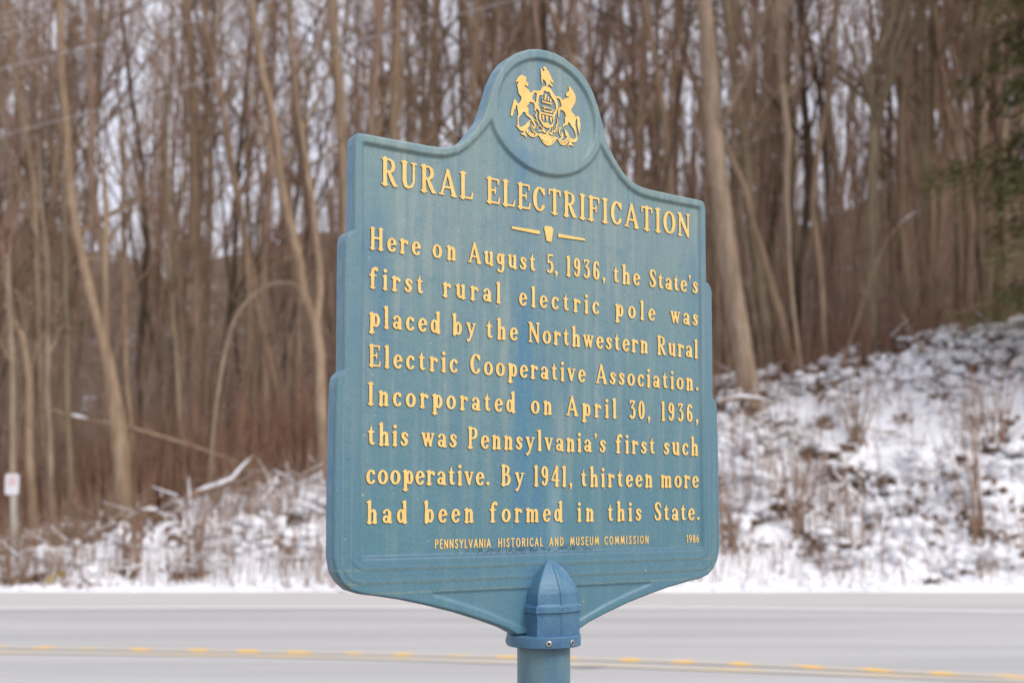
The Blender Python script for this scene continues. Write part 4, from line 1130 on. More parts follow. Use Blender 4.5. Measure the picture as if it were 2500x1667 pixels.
for _ in range(9):
    p0 = b+d*hh*rng.uniform(.15, 1, (n, 1))
    dd = lean(n, .7)
    far.sticks(p0, p0+dd*rng.uniform(.5, 1.7, (n, 1)), .013, .004, 1)
tag(far.build("far_wood", [BARK["brown"], M_TWIG]), "far bare wood on the hillside reading as one brown and grey haze of twigs", "wood", kind="stuff")

# saplings and thin stems that fill the floor of the wood
und = MB()
n = 1700
yy = 19.6+14*rng.uniform(0, 1, n)**1.3
xx = rng.uniform(-.52, .52, n)*yy
b = np.stack([xx, yy, land(xx, yy)-.1], -1)
hh = rng.uniform(1.2, 5.0, (n, 1))
d = lean(n, .13)
m_ = b+d*hh*.5
t_ = m_+(d+lean(n, .3)*.4)*hh*.4
und.sticks(b, m_, .016, .012, 0)
und.sticks(m_, t_, .012, .004, 0)
for _ in range(6):
    f = rng.uniform(.2, 1, (n, 1))
    p0 = np.where(f < .5, b+(m_-b)*f*2, m_+(t_-m_)*(f-.5)*2)
    dd = lean(n, .8)
    p1 = p0+dd*rng.uniform(.3, 1.1, (n, 1))
    und.sticks(p0, p1, .007, .003, 0)
tag(und.build("undergrowth", [M_TWIG]), "tangle of thin bare saplings standing between the trunks of the wood", "undergrowth", kind="stuff")

# ------------------------------------------------------------------ evergreen at the right edge
eg = empty("evergreen_tree", (9.25, 17.4, float(land(9.25, 17.4))-.1))
tag(eg, "dark green evergreen with drooping boughs at the right edge of the photo", "evergreen")
ez = eg.location.z
tr, fo = MB(), MB()
P = [(0, 0, -.4), (.02, 0, 3), (-.03, .03, 7), (0, .05, 11), (.02, .05, 16)]
P, R = smooth_path(P, [.24, .2, .16, .11, .03])
tr.tube(P, R, 10)
for k in range(150):
    z = rnd.uniform(1.7, 14)
    az = rnd.uniform(0, 2*pi) if k % 3 else pi+rnd.gauss(0, .5)
    Lb = (1-z/22)*rnd.choice([1.2, 1.8, 2.4, 3.0, 3.6])*rnd.uniform(.85, 1.1)*(.72 if z < 4 else 1)
    d = np.array([cos(az), sin(az), .18])
    pts = [np.array([0, 0, z])]
    for q in range(5):
        pts.append(pts[-1]+d*Lb/5)
        d = d+np.array([0, 0, -.14+rnd.gauss(0, .03)])
    tr.tube(pts, np.linspace(.03, .006, 6), 4, 0, False)
    Q = np.array(pts)
    m = int(54*Lb)
    f = rng.uniform(.25, 1, m)*5
    ii = np.minimum(f.astype(int), 4)
    c0 = Q[ii]+(Q[ii+1]-Q[ii])*(f-ii)[:, None]
    side = np.array([-sin(az), cos(az), 0])
    off = rng.normal(0, .24, (m, 1))*side*(1.3-f/5)[:, None]*1.7+np.stack([rng.normal(0, .05, m), rng.normal(0, .05, m), -np.abs(rng.normal(0, .22, m))], -1)
    c0 = c0+off
    mat = 1 if rnd.random() < (.75 if z < 5.5 else .25) else 0
    for _q in range(5):
        c1 = c0+rng.normal(0, .08, c0.shape)
        u = side*np.sign(rng.normal(0, 1, (m, 1)))+np.array([cos(az), sin(az), -.35])+rng.normal(0, .35, c0.shape)
        u /= np.linalg.norm(u, axis=1)[:, None]
        w = np.cross(u, np.array([0, 0, 1.0])+rng.normal(0, .4, c0.shape))
        w /= np.linalg.norm(w, axis=1)[:, None]
        fo.cards(c1, u*rng.uniform(.05, .13, (m, 1)), w*rng.uniform(.015, .03, (m, 1)), mat)
tr.build("trunk", BARK["rosy"], eg)
fo.build("foliage", [simple("dark_needles", (.045, .075, .03), (.10, .14, .058), 3), simple("yellow_green_needles", (.13, .145, .055), (.22, .21, .09), 3)], eg, False)

# ------------------------------------------------------------------ single things on the bank
def place(x, y): return float(bank_z(np.array([x]), np.array([y]))[0])
# arched sapling
pts = [(-4.84, 18.3, 1.2), (-4.84, 18.3, 1.9), (-4.71, 18.3, 3.20), (-4.61, 18.3, 3.71), (-4.5, 18.3, 4.1), (-4.3, 18.3, 4.4), (-4.08, 18.3, 4.6), (-3.85, 18.3, 4.71), (-3.57, 18.3, 4.70), (-3.4, 18.3, 4.55)]
P, R = smooth_path(pts, [.036, .035, .034, .032, .031, .029, .026, .02, .014, .008], .2)
P[:, 2] += np.linspace(-.5, 0, len(P))**3
mb = MB()
mb.tube(P, R, 8)
root = empty("bent_sapling", tuple(P[0]))
tag(root, "pale sapling bent over in an arch at the left of the sign", "sapling")
o = mb.build("trunk", BARK["pale"], root)
o.location = tuple(-P[0])
mb = MB()
for q in np.linspace(.5, .95, 5):
    p = P[int(q*(len(P)-1))]
    e = p+np.array([rnd.uniform(-.2, .5), rnd.uniform(-.2, .2), rnd.uniform(-.5, .2)])
    mb = MB()
    mb.sticks([p], [e], .007, .003)
    o = mb.build("twig", M_TWIG, root)
    o.location = tuple(-P[0])

def log(name, label, cat, pts, rad, mat, snow):
    P, R = smooth_path(pts, rad, .2)
    mb = MB()
    mb.tube(P-P[0], R, 8)
    root = empty(name, tuple(P[0]))
    tag(root, label, cat)
    mb.build("trunk", mat, root)
    if snow:
        mb = MB()
        k = np.arange(len(P))
        k = k[(k/len(P) >= snow[0]) & (k/len(P) <= snow[1])]
        rr = (R[k]*.75+.006)*rng.uniform(.55, 1.3, len(k))
        rr[0] = rr[-1] = .006
        mb.tube(P[k]-P[0]+np.stack([0*k, 0*k, R[k]*.8], -1), rr, 8)
        mb.build("snow_cap", M_SNOW, root)
    return root
log("fallen_log", "long grey fallen trunk slanting down through the brush left of the sign", "log",
    [(-7.9, 19, 2.75), (-7.25, 19, 2.55), (-6.5, 18.9, 2.42), (-5.7, 18.9, 2.2), (-5.0, 18.8, 1.98), (-4.5, 18.7, 1.8)], [.036, .038, .04, .036, .032, .02], BARK["tan"], (.1, .26))
log("fallen_log", "snow covered fallen branch on the bank's crest left of the sign", "log",
    [(-4.95, 17.7, 1.28), (-4.6, 17.6, 1.36), (-4.3, 17.5, 1.47), (-4.12, 17.5, 1.70), (-3.98, 17.5, 1.86)], [.05, .05, .045, .035, .015], BARK["brown"], (.0, 1.0))
log("fallen_branch", "bare branch leaning up from the snow at the right part of the bank's crest", "branch",
    [(7.0, 18.4, 3.3), (6.6, 18.4, 3.75), (6.35, 18.4, 4.25)], [.03, .025, .012], BARK["pale"], None)
log("fallen_branch", "short snow capped branch held high between trunks near the evergreen", "branch",
    [(5.3, 18.7, 3.0), (5.75, 18.6, 4.3), (6.1, 18.5, 5.3), (6.3, 18.5, 5.62), (6.55, 18.5, 5.85), (6.9, 18.5, 6.05)], [.024, .022, .02, .018, .014, .008], BARK["brown"], (.76, .93))
log("fallen_branch", "snow capped branch lying on the bank close to the big pale trunk", "branch",
    [(3.25, 17.6, 2.72), (3.65, 17.6, 2.78), (4.1, 17.6, 2.66)], [.03, .03, .02], BARK["brown"], (.0, 1.0))

# leafless shrubs on the right bank: several thin stems from one foot
shrub_at = [(6.35, 15.6, 1.9, "tall leafless shrub with tan stems at the foot of the bank by the right edge"),
            (3.95, 15.7, 1.5, "leafless shrub of slanting tan stems in the open snow right of the sign"),
            (2.95, 15.5, 1.1, "small leafless shrub rising beside the sign's lower right corner"),
            (5.2, 17.2, 1.3, "leafless shrub halfway up the bank between snow humps on the right"),
            (7.2, 16.9, 1.4, "reddish leafless shrub high on the bank near the right edge"),
            (-4.3, 15.4, 1.0, "clump of tan stalks at the bank's foot left of the sign"),
            (-5.3, 15.9, .9, "thin leafless shrub on the left slope right of the little sign post")]
for x, y, hh, lab in shrub_at:
    z = place(x, y)-.05
    root = empty("leafless_shrub", (x, y, z))
    tag(root, lab, "shrub")
    mb = MB()
    for _ in range(9):
        az, up = rnd.uniform(0, 2*pi), abs(rnd.gauss(.1, .2))
        d = np.array([sin(up)*cos(az), sin(up)*sin(az), cos(up)])
        pts = [np.array([rnd.gauss(0, .07), rnd.gauss(0, .07), 0])]
        for k in range(4):
            pts.append(pts[-1]+d*hh*rnd.uniform(.18, .3))
            d = d+np.array([rnd.gauss(0, .1), rnd.gauss(0, .1), .02])
        mb.tube(pts, [.016, .013, .010, .007, .003], 5)
        for k in (2, 3, 4):
            for _q in range(3):
                e = pts[k]+np.array([rnd.gauss(0, .16), rnd.gauss(0, .16), rnd.uniform(.05, .3)])*hh*.7
                mb.sticks([pts[k]], [e], .005, .002)
    mb.build("stems", M_RUST if 'reddish' in lab else M_STALK, root)

# stones and stumps showing through the snow
def stone(x, y, s, lab, cat="rock"):
    z = place(x, y)
    root = empty("rock", (x, y, z))
    tag(root, lab, cat)
    th, ph = np.mgrid[0:pi:9j, 0:2*pi:15j]
    ph = ph[:, :-1]
    th = th[:, :-1]
    r = 1+.5*(fbm(th*2+x*7, np.abs(ph-pi)*1.3+y*3, 3, 3)-.45)
    V = np.stack([s*1.3*r*np.sin(th)*np.cos(ph), s*.9*r*np.sin(th)*np.sin(ph), s*.75*r*np.cos(th)], -1).reshape(-1, 3)
    a = np.arange(8)[:, None]*14
    k = np.arange(14)[None]
    F = np.stack([a+k, a+14+k, a+14+(k+1) % 14, a+(k+1) % 14], -1).reshape(-1, 4)
    mb = MB()
    mb.add(V, F)
    mb.build("stone", M_STONE, root)
    mb = MB()
    V2 = V.copy()
    V2[:, :2] *= .93
    V2[:, 2] = np.maximum(V2[:, 2]*.9+s*.22*(1+.5*(fbm(V[:, 0]*9/s, V[:, 1]*9/s, 4, 2)-.4)), s*.25)
    mb.add(V2, F)
    mb.build("snow_cap", M_SNOW, root)
M_STONE = simple("dark_stone", (.035, .026, .02), (.14, .105, .08), 9)
stone(3.28, 16.0, .17, "dark stone under snow a little right of the sign's lower edge")
stone(3.75, 16.25, .15, "dark snow capped stone up the slope right of the sign")
stone(4.75, 17.1, .17, "brown stone in the middle of the right bank")
stone(6.75, 16.3, .13, "small dark stone under the snow near the right edge")
stone(-2.85, 15.9, .16, "brown stone in the snow close to the sign's left edge")

# little sign on a wooden post at the left
sp = empty("roadside_sign", (-7.1, 16.4, place(-7.1, 16.4)-.1))
tag(sp, "small white sign plate with faded red print on a weathered wooden post", "sign")
bz = sp.location.z
mb = MB()
hz = 1.275-bz
mb.add([(-.035, -.035, -.3), (.035, -.035, -.3), (.035, .035, -.3), (-.035, .035, -.3), (-.11, -.035, hz), (-.04, -.035, hz), (-.04, .035, hz), (-.11, .035, hz)],
       [(0, 3, 2, 1), (0, 1, 5, 4), (1, 2, 6, 5), (2, 3, 7, 6), (3, 0, 4, 7)])
mb.add([(-.11, -.035, hz), (-.04, -.035, hz), (-.04, .035, hz), (-.11, .035, hz)], [(0, 1, 2, 3)])
mb.build("post", simple("weathered_wood", (.36, .32, .27), (.50, .46, .40), 3, .9, .1, (8, 8, 1)), sp, False)
rb = [(.10*sx, .15*sz) for sx, sz in ((-.8, -1), (.8, -1), (1, -.85), (1, .85), (.8, 1), (-.8, 1), (-1, .85), (-1, -.85))]
V, F = raised([rb], .006, .001)
mb = MB()
zc = 1.405-bz
Pp = np.stack([V[:, 0]-.085, -.036-V[:, 2], V[:, 1]+zc], -1)
for f in F:
    mb.add(Pp, [f])
plate = mb.build("plate", simple("sign_white", (.78, .78, .80), (.70, .70, .72), 8), sp, False)
mb = MB()
for k, wd in ((.095, .065), (.06, .055), (.025, .07), (-.01, .05)):
    for q in range(5):
        x0 = -wd+q*wd*.42
        mb.box((x0-.085, -.0445, zc+k-.010), (x0+wd*.28-.085, -.0415, zc+k+.010))
mb.build("red_print", simple("faded_red", (.62, .26, .28), (.68, .38, .38), 20), plate, False)

# scrap of yellow at the foot of the bank
mb = MB()
k = np.linspace(0, 2*pi, 12, endpoint=False)
mb.add(np.concatenate([[(0, 0, .05)], np.stack([.16*np.cos(k), .05*np.sin(k), .02+.05*np.cos(3*k)*np.sin(k)+.07*np.cos(k)], -1)]), [(0, 1+i, 1+(i+1) % 12) for i in range(12)])
o = mb.build("plastic_scrap", simple("yellow_plastic", (.70, .55, .10), (.6, .45, .08), 9))
o.location = (-5.96, 14.95, place(-5.96, 14.95)+.06)
tag(o, "small yellow scrap lying at the foot of the snowy bank on the left", "litter")

# power lines
M_WIRE = simple("grey_wire", (.37, .355, .345), (.45, .43, .42), 2, .5, .4)
for k, (a, b) in enumerate(WIRES):
    a, b = np.array(a), np.array(b)
    d = b-a
    a2, b2 = a-d*(40/np.linalg.norm(d)), a+d*(60/np.linalg.norm(d))
    P = [a2+(b2-a2)*t-np.array([0, 0, .25*(1-(2*t-1)**2)-.23]) for t in np.linspace(0, 1, 60)]
    mb = MB()
    mb.tube(P, [.0078]*60, 6)
    o = mb.build("power_line", M_WIRE)
    tag(o, ["lowest pale power line running up to the sign's crest from the left", "second lowest pale power line crossing the upper left wood",
            "third pale power line in the upper left corner", "topmost pale power line cutting the upper left corner"][k], "power line", "power lines crossing the upper left")

# ------------------------------------------------------------------ historical marker
PHI = radians(33.4)
SIGN_AT = (0.0797, 2.452)                      # plaque axis on the ground plan
VERGE_Z = -0.6
marker = empty("historical_marker", (SIGN_AT[0], SIGN_AT[1], VERGE_Z), PHI)
tag(marker, "blue cast metal roadside marker with raised gold lettering on a round post", "sign")
def on_marker(o):                              # children are modelled with z = height above the road
    o.location.z = -VERGE_Z
    return o

THICK = .042
HALF = [(.0, .829), (.079, .829), (.1095, .8443), (.156, .861), (.2197, .8814), (.2885, .8995), (.345, .9125), (.404, .9232), (.438, .928), (.4645, .9365), (.483, .952),
        (.4955, .972), (.5015, 1.0), (.502, 1.14), (.5005, 1.263), (.4985, 1.332), (.4965, 1.346), (.491, 1.354), (.4855, 1.3585), (.484, 1.36), (.484, 1.613), (.4815, 1.624),
        (.474, 1.634), (.4655, 1.637), (.4652, 1.81), (.463, 1.8255), (.457, 1.832), (.44, 1.8335), (.37, 1.834), (.30, 1.835), (.272, 1.8365), (.254, 1.84), (.238, 1.8457),
        (.2235, 1.8535), (.207, 1.867), (.187, 1.891), (.17, 1.915), (.159, 1.943), (.15, 1.972), (.141, 2.0), (.1265, 2.031), (.108, 2.0565), (.082, 2.077), (.052, 2.0915), (.0255, 2.0985), (0, 2.1005)]
OUTLINE = HALF[1:-1] + [(0, 2.1005)] + [(-a, b) for a, b in HALF[1:-1]][::-1]
PANEL_H = [(.4415, .994), (.4475, .9965), (.45, 1.003), (.4495, 1.64), (.4515, 1.805), (.4495, 1.815), (.4435, 1.8185), (.37, 1.8185), (.315, 1.8187), (.279, 1.8203), (.257, 1.8238), (.231, 1.834),
           (.208, 1.851), (.183, 1.876), (.163, 1.9), (.1515, 1.916), (.1455, 1.924)]
ARC = [(.1495*cos(radians(a)), 1.954+.128*sin(radians(a))) for a in range(-18, -163, -6)]
PANEL = PANEL_H + ARC + [(-a, b) for a, b in PANEL_H][::-1]
TRI_H = [(.0, .928), (.284, .928), (.289, .9235), (.287, .9185), (.2198, .898), (.156, .877), (.11, .8575), (.06, .838), (0, .83)]
TRI = TRI_H + [(-a, b) for a, b in TRI_H[1:-1]][::-1]
def uplate(hw, bot, r):                        # open-topped stepped layers of the plaque
    p = [(hw, 2.3)] + [(hw-r+r*cos(radians(a)), bot+r+r*sin(radians(a))) for a in range(0, -91, -10)]
    return p + [(-a, b) for a, b in p][::-1]

def poly_sdf(X, Y, poly, want_near=False):
    """negative inside"""
    sh = X.shape
    X, Y = X.ravel(), Y.ravel()
    d = np.full(X.shape, 9.0)
    ins = np.zeros(X.shape, bool)
    nx, ny = np.zeros_like(X), np.zeros_like(X)
    for (x0, y0), (x1, y1) in zip(poly, poly[1:]+poly[:1]):
        dx, dy = x1-x0, y1-y0
        t = np.clip(((X-x0)*dx+(Y-y0)*dy)/(dx*dx+dy*dy+1e-15), 0, 1)
        px, py = x0+t*dx, y0+t*dy
        e = np.hypot(X-px, Y-py)
        if want_near:
            m = e < d
            nx[m], ny[m] = px[m], py[m]
        d = np.minimum(d, e)
        if y0 != y1:
            c = ((y0 > Y) != (y1 > Y)) & (X < dx*(Y-y0)/dy+x0)
            ins ^= c
    d = np.where(ins, -d, d).reshape(sh)
    return (d, nx.reshape(sh), ny.reshape(sh)) if want_near else d

def plaque_height(X, Y, dout):
    """relief of the front face, metres above the rim level"""
    Hh = np.zeros_like(X)
    for hw, bot, r, dep in ((.4848, .9495, .047, .0011), (.465, .9760, .031, .0010)):
        dd = poly_sdf(X, Y, uplate(hw, bot, r))
        Hh -= dep*sstep(-.0015, .0025, dd)
        Hh += .0007*np.exp(-(dd/.0018)**2)                     # fine cast ridge along the step
    Hh -= .0032*sstep(0, .007, -poly_sdf(X, Y, TRI))
    dp = poly_sdf(X, Y, PANEL)
    Hh -= .0064*sstep(0, .009, -dp)
    ring = np.hypot(X/.1335, (Y-1.954)/.1275)-1
    Hh -= .0062*sstep(0, .06, -ring)*sstep(1.845, 1.97, Y)
    r = .0045                                                  # rounded outer edge
    e = np.clip(r-dout, 0, r)
    Hh -= r-np.sqrt(r*r-e*e)
    Hh += .0006*(fbm(X*60, Y*60, 2, 3)-.45)                    # sand-cast unevenness
    return Hh

g = .0024
xs = np.arange(-.5065, .5066, g)
ys = np.arange(.826, 2.104, g)
X, Y = np.meshgrid(xs, ys)
D, NX, NY = poly_sdf(X, Y, OUTLINE, True)
inside = D < -g*.15
cell = inside[:-1, :-1] | inside[:-1, 1:] | inside[1:, 1:] | inside[1:, :-1]
used = np.zeros_like(inside)
for a, b in ((0, 0), (0, 1), (1, 0), (1, 1)):
    used[a:a+cell.shape[0], b:b+cell.shape[1]] |= cell
X = np.where(inside, X, NX)
Y = np.where(inside, Y, NY)
Hh = plaque_height(X, Y, np.where(inside, -D, 0))
idx = -np.ones(X.shape, int)
idx[used] = np.arange(used.sum())
Vp = np.stack([X[used], -Hh[used], Y[used]], -1)
j, i = np.nonzero(cell)
Fp = np.stack([idx[j, i], idx[j, i+1], idx[j+1, i+1], idx[j+1, i]], -1)
ec = {}
for q in Fp.tolist():
    for a, b in zip(q, q[1:]+q[:1]):
        ec[(a, b)] = 1
bedge = [(a, b) for a, b in ec if (b, a) not in ec]
pl = MB()
pl.add(Vp, Fp)
bi = sorted({v for e in bedge for v in e})
remap = {v: k for k, v in enumerate(bi)}
front = Vp[bi]
back = front.copy()
back[:, 1] = THICK-.0045
mid = front.copy()
mid[:, 1] = .012
n = len(bi)
walls = []
nx_ = {a: b for a, b in bedge}
for a, b in bedge:
    a, b = remap[a], remap[b]
    walls += [(a, a+n, b+n, b), (a+n, a+2*n, b+2*n, b+n)]
pl.add(np.concatenate([front, mid, back]), walls)
loop, k = [], bedge[0][0]
while True:
    loop.append(remap[k])
    k = nx_[k]
    if k == bedge[0][0] or len(loop) > n:
        break
inner = back.copy()
inner[:, 0] *= .992
inner[:, 2] = 1.4+(inner[:, 2]-1.4)*.994
inner[:, 1] = THICK
lb = [(loop[q], loop[(q+1) % len(loop)]) for q in range(len(loop))]
pl.add(np.concatenate([back, inner]), [(a, a+n, b+n, b) for a, b in lb])
pl.add(inner, [tuple(loop[::-1])])

def paint(name, kind):
    """old blue enamel: chalky bloom, rain streaks, rust-brown specks"""
    m = NT(name)
    o = m.xyz()
    x, z = o[0], o[2]
    grain = m.noise(360, 2, .7)
    fine = m.noise(90, 4, .65)
    big = m.noise(5.5, 5, .6)
    strk = m.noise(1, 5, .62, m.coords((34, 34, 2.1)))
    strk2 = m.noise(1, 4, .6, m.coords((95, 95, 4.5), (3, 7, 1)))
    deep, blue = (.07, .19, .285), (.115, .245, .345)
    teal, chalk = (.15, .285, .325), (.30, .38, .365)
    if kind == 'plaque':
        up = m.ramp(z, 1.02, 1.8)                               # bloom is heaviest where the sign weathers most, high up
        c = m.mix(up, (.09, .24, .298), (.205, .318, .325))
        c = m.mix(m.math('MULTIPLY', m.ramp(strk, .46, .66), m.ramp(z, 1.0, 1.45, .22, .7)), c, chalk)
        c = m.mix(m.math('MULTIPLY', m.ramp(m.noise(1, 5, .65, m.coords((7, 7, 1.6), (2, 4, 9))), .5, .68), .55), c, (.085, .215, .30))
        c = m.mix(m.math('MULTIPLY', m.ramp(strk2, .50, .70), .6), c, blue)
        c = m.mix(m.math('MULTIPLY', m.ramp(big, .45, .75), .45), c, teal)
        c = m.mix(m.math('MULTIPLY', m.ramp(m.noise(17, 5, .65), .52, .72), .35), c, (.10, .22, .30))
        # long drip stains below the crest, ending at the post
        ragged = m.ramp(m.noise(1, 4, .6, m.coords((60, 60, 5), (1, 2, 3))), .3, .62)
        d1 = m.math('MULTIPLY', m.near(x, -.062, .05), m.math('MULTIPLY', m.ramp(z, 1.68, 1.45), m.ramp(z, .98, 1.1, .55, 1)))
        d2 = m.math('MULTIPLY', m.near(x, -.035, .075), m.ramp(z, 1.45, 1.05, .15, .75))
        d3 = m.math('MULTIPLY', m.near(x, -.06, .035), m.math('MULTIPLY', m.ramp(z, 1.72, 1.8), m.ramp(z, 1.9, 1.84)))
        d4 = m.math('MULTIPLY', m.near(x, .0, .09), m.ramp(z, 1.03, .95))
        drip = m.math('MULTIPLY', m.math('MAXIMUM', m.math('MAXIMUM', d1, d2), m.math('MAXIMUM', d3, d4)), m.ramp(ragged, 0, 1, .45, 1))
        c = m.mix(m.math('MULTIPLY', drip, .74), c, (.045, .205, .37))
        lb = m.math('MULTIPLY', m.near(x, -.425, .045), m.math('MULTIPLY', m.ramp(z, 1.78, 1.6), m.ramp(z, 1.3, 1.5)))
        rb_ = m.math('MULTIPLY', m.near(x, .43, .05), m.math('MULTIPLY', m.ramp(z, 1.8, 1.7), m.ramp(z, 1.35, 1.6)))
        ub = m.math('MULTIPLY', m.near(x, -.345, .012), m.near(z, 1.765, .03))
        lb = m.math('MAXIMUM', m.math('MAXIMUM', lb, m.math('MULTIPLY', rb_, .7)), ub)
        c = m.mix(m.math('MULTIPLY', lb, m.ramp(strk, .25, .6, .75, .2)), c, (.055, .20, .345))
        pale = m.math('MULTIPLY', m.near(x, .018, .03), m.math('MULTIPLY', m.ramp(z, 1.25, 1.1), m.ramp(z, .95, 1.05)))
        c = m.mix(m.math('MULTIPLY', pale, .5), c, (.26, .42, .46))
        # rim and outer bands keep more of their blue
        rimx = m.ramp(m.math('ABSOLUTE', x), .438, .456)
        rimz = m.ramp(z, 1.005, .985)
        rim = m.math('MULTIPLY', m.math('MAXIMUM', rimx, rimz), m.ramp(big, .2, .8, .95, .5))
        c = m.mix(m.math('MULTIPLY', rim, .55), c, (.095, .225, .315))
        c = m.mix(m.math('MULTIPLY', m.ramp(o[1], .0095, .013), .75), c, m.mix(m.ramp(m.noise(30, 4, .65), .35, .7), (.115, .285, .44), (.20, .38, .49)))  # side walls painted bluer and lighter: blue skylight put into their colour
        # ochre dirt that settled along the fine ridges
        dirt = m.math('MAXIMUM', m.near(z, .9485, .0035), m.math('MAXIMUM', m.near(z, .975, .003), m.near(z, .9285, .003)))
        dirt = m.math('MULTIPLY', dirt, m.math('MULTIPLY', m.ramp(z, 1.0, .99), m.ramp(fine, .3, .6)))
        sides = m.math('MAXIMUM', m.near(m.math('ABSOLUTE', x), .4838, .003), m.near(m.math('ABSOLUTE', x), .4655, .0028))
        sides = m.math('MULTIPLY', sides, m.math('MULTIPLY', m.ramp(z, 1.37, 1.2), .6))
        c = m.mix(m.math('MULTIPLY', m.math('MAXIMUM', dirt, sides), .6), c, (.30, .34, .24))
        low = m.math('MULTIPLY', m.math('MULTIPLY', m.near(z, .9985, .0075), m.ramp(m.math('ABSOLUTE', x), .452, .447)), m.ramp(fine, .2, .6, .45, .8))
        c = m.mix(low, c, (.045, .12, .19))
        halo = m.math('MULTIPLY', m.near(x, 0, .085), m.math('MULTIPLY', m.ramp(z, .99, .95), m.ramp(z, .84, .9)))
        c = m.mix(m.math('MULTIPLY', halo, .5), c, (.045, .15, .26))
        # blistered, dark scabs just above the lower ridge
        sc = m.math('MULTIPLY', m.near(z, 1.005, .016), m.math('MULTIPLY', m.ramp(x, -.24, -.2), m.ramp(x, .16, .09)))
        sc = m.math('MULTIPLY', sc, m.ramp(m.noise(95, 3, .7), .49, .55))
        c = m.mix(m.math('MULTIPLY', sc, .85), c, (.035, .085, .13))
    elif kind == 'post':
        c = m.mix(m.ramp(m.noise(1, 4, .6, m.coords((13, 13, 2.2))), .3, .72), (.062, .175, .285), (.165, .285, .305))
        c = m.mix(m.math('MULTIPLY', m.ramp(big, .5, .75), .5), c, (.12, .26, .40))
    else:
        c = m.mix(m.ramp(m.noise(16, 5, .65), .3, .7), (.05, .16, .305), (.10, .25, .365))
        c = m.mix(m.math('MULTIPLY', m.ramp(m.noise(7, 4, .6), .45, .72), .6), c, (.05, .125, .24))
    speck = m.ramp(m.noise(160, 2, .5, m.coords((1, 1, 1), (5, 3, 2))), .715, .745)
    c = m.mix(m.math('MULTIPLY', speck, .65), c, (.03, .06, .08))
    flake = m.ramp(m.noise(75, 3, .6, m.coords((1, 1, 1), (9, 1, 4))), .735, .75)
    c = m.mix(m.math('MULTIPLY', flake, .6), c, (.50, .56, .56))
    c = m.mix(m.math('MULTIPLY', m.ramp(grain, .45, .72), .17), c, (.36, .42, .41))
    c = m.mix(m.math('MULTIPLY', m.ramp(grain, .5, .28), .2), c, (.05, .11, .16))
    chip = m.ramp(m.noise(120, 2, .5, m.coords((1, 1, 1), (2, 8, 6))), .755, .765)
    c = m.mix(m.math('MULTIPLY', chip, .8 if kind == 'plaque' else 0.0), c, (.75, .55, .28))
    h = m.math('ADD', m.math('MULTIPLY', grain, .5), fine)
    m.bump(h, .3, .0022)
    return m.out(c, m.ramp(big, .3, .8, .36, .56), .5)

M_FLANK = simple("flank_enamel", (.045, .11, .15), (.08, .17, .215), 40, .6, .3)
M_PLAQUE, M_POST, M_CAP = paint("plaque_enamel", 'plaque'), paint("post_enamel", 'post'), paint("finial_enamel", 'cap')
gm = NT("gold_paint")
gf = gm.noise(35, 4, .6)
gc = gm.mix(gm.ramp(gf, .3, .7), (.97, .62, .185), (1.0, .715, .25))
gc = gm.mix(gm.math('MULTIPLY', gm.ramp(gm.noise(240, 2, .6), .66, .72), .5), gc, (.62, .36, .12))
gm.bump(gm.noise(300, 3, .7), .25, .001)
M_GOLD = gm.out(gc, .55, .35)
M_STEEL = simple("screw_steel", (.55, .56, .57), (.38, .39, .4), 60, .35, .5)
M_STEEL.node_tree.nodes["Principled BSDF"].inputs['Metallic'].default_value = .8
M_HOLE = simple("screw_socket", (.02, .02, .022))

on_marker(pl.build("plaque", M_PLAQUE, marker))
PANEL_Y = .0064
rows = ROWS_
CAP = {"TITLE": .0558, "SM": .0168}
for nm, base, words in rows:
    txt = ' '.join(w[0] for w in words)
    if nm == "SM":
        mb = text_mesh(SN, base, words, .0168, .0013, .0003, -PANEL_Y, 0.0)
        o = gild(mb).build("caption_lettering", [M_GOLD, M_FLANK], marker, False)
        o["label"] = "small thin gold capitals reading " + txt
    else:
        cap = CAP.get(nm, .0433)
        mb = text_mesh(GL, base, words, cap, .0023, .0006, -PANEL_Y, .022, 3)
        o = gild(mb).build("title_lettering" if nm == "TITLE" else "text_line", [M_GOLD, M_FLANK], marker, False)
        o["label"] = "gold raised line reading " + txt
    on_marker(o)

def flat_part(name, polys, depth, bevel, level, mat):
    mb = MB()
    for p in polys:
        V, F = raised([p], depth, bevel)
        P = np.stack([V[:, 0], level-V[:, 2], V[:, 1]], -1)
        for f in F:
            mb.add(P, [f])
    return on_marker(gild(mb).build(name, [mat, M_FLANK], marker, False))
for q, nmx in zip((0, 1, 2), ("divider_bar", "keystone", "divider_bar")):
    flat_part(nmx, [ORN[q]], .0023, .0005, PANEL_Y, M_GOLD)

# ---- the gold crest: outlines and strokes merged on a fine grid
h = .0005
ax = np.arange(-.105, .104, h)
ay = np.arange(1.872, 2.078, h)
AX, AY = np.meshgrid(ax, ay)
def fill(poly):
    ins = np.zeros(AX.shape, bool)
    for (x0, y0), (x1, y1) in zip(poly, poly[1:]+poly[:1]):
        if y0 != y1:
            r = np.nonzero((y0 > ay) != (y1 > ay))[0]
            xc = x0+(ay[r]-y0)/(y1-y0)*(x1-x0)
            ins[r] ^= ax[None] < xc[:, None]
    return ins
def stroke(p, w):
    m = np.zeros(AX.shape, bool)
    P = np.array(p)
    i0, i1 = np.searchsorted(ax, [P[:, 0].min()-w-h, P[:, 0].max()+w+h])
    j0, j1 = np.searchsorted(ay, [P[:, 1].min()-w-h, P[:, 1].max()+w+h])
    m[j0:j1, i0:i1] = seg_sdf(AX[j0:j1, i0:i1], AY[j0:j1, i0:i1], p, [w]*len(p)) < 0
    return m
mask = np.zeros(AX.shape, bool)
for p in ADD: mask |= fill(p)
for p, w in ST: mask |= stroke(p, w*1.0)
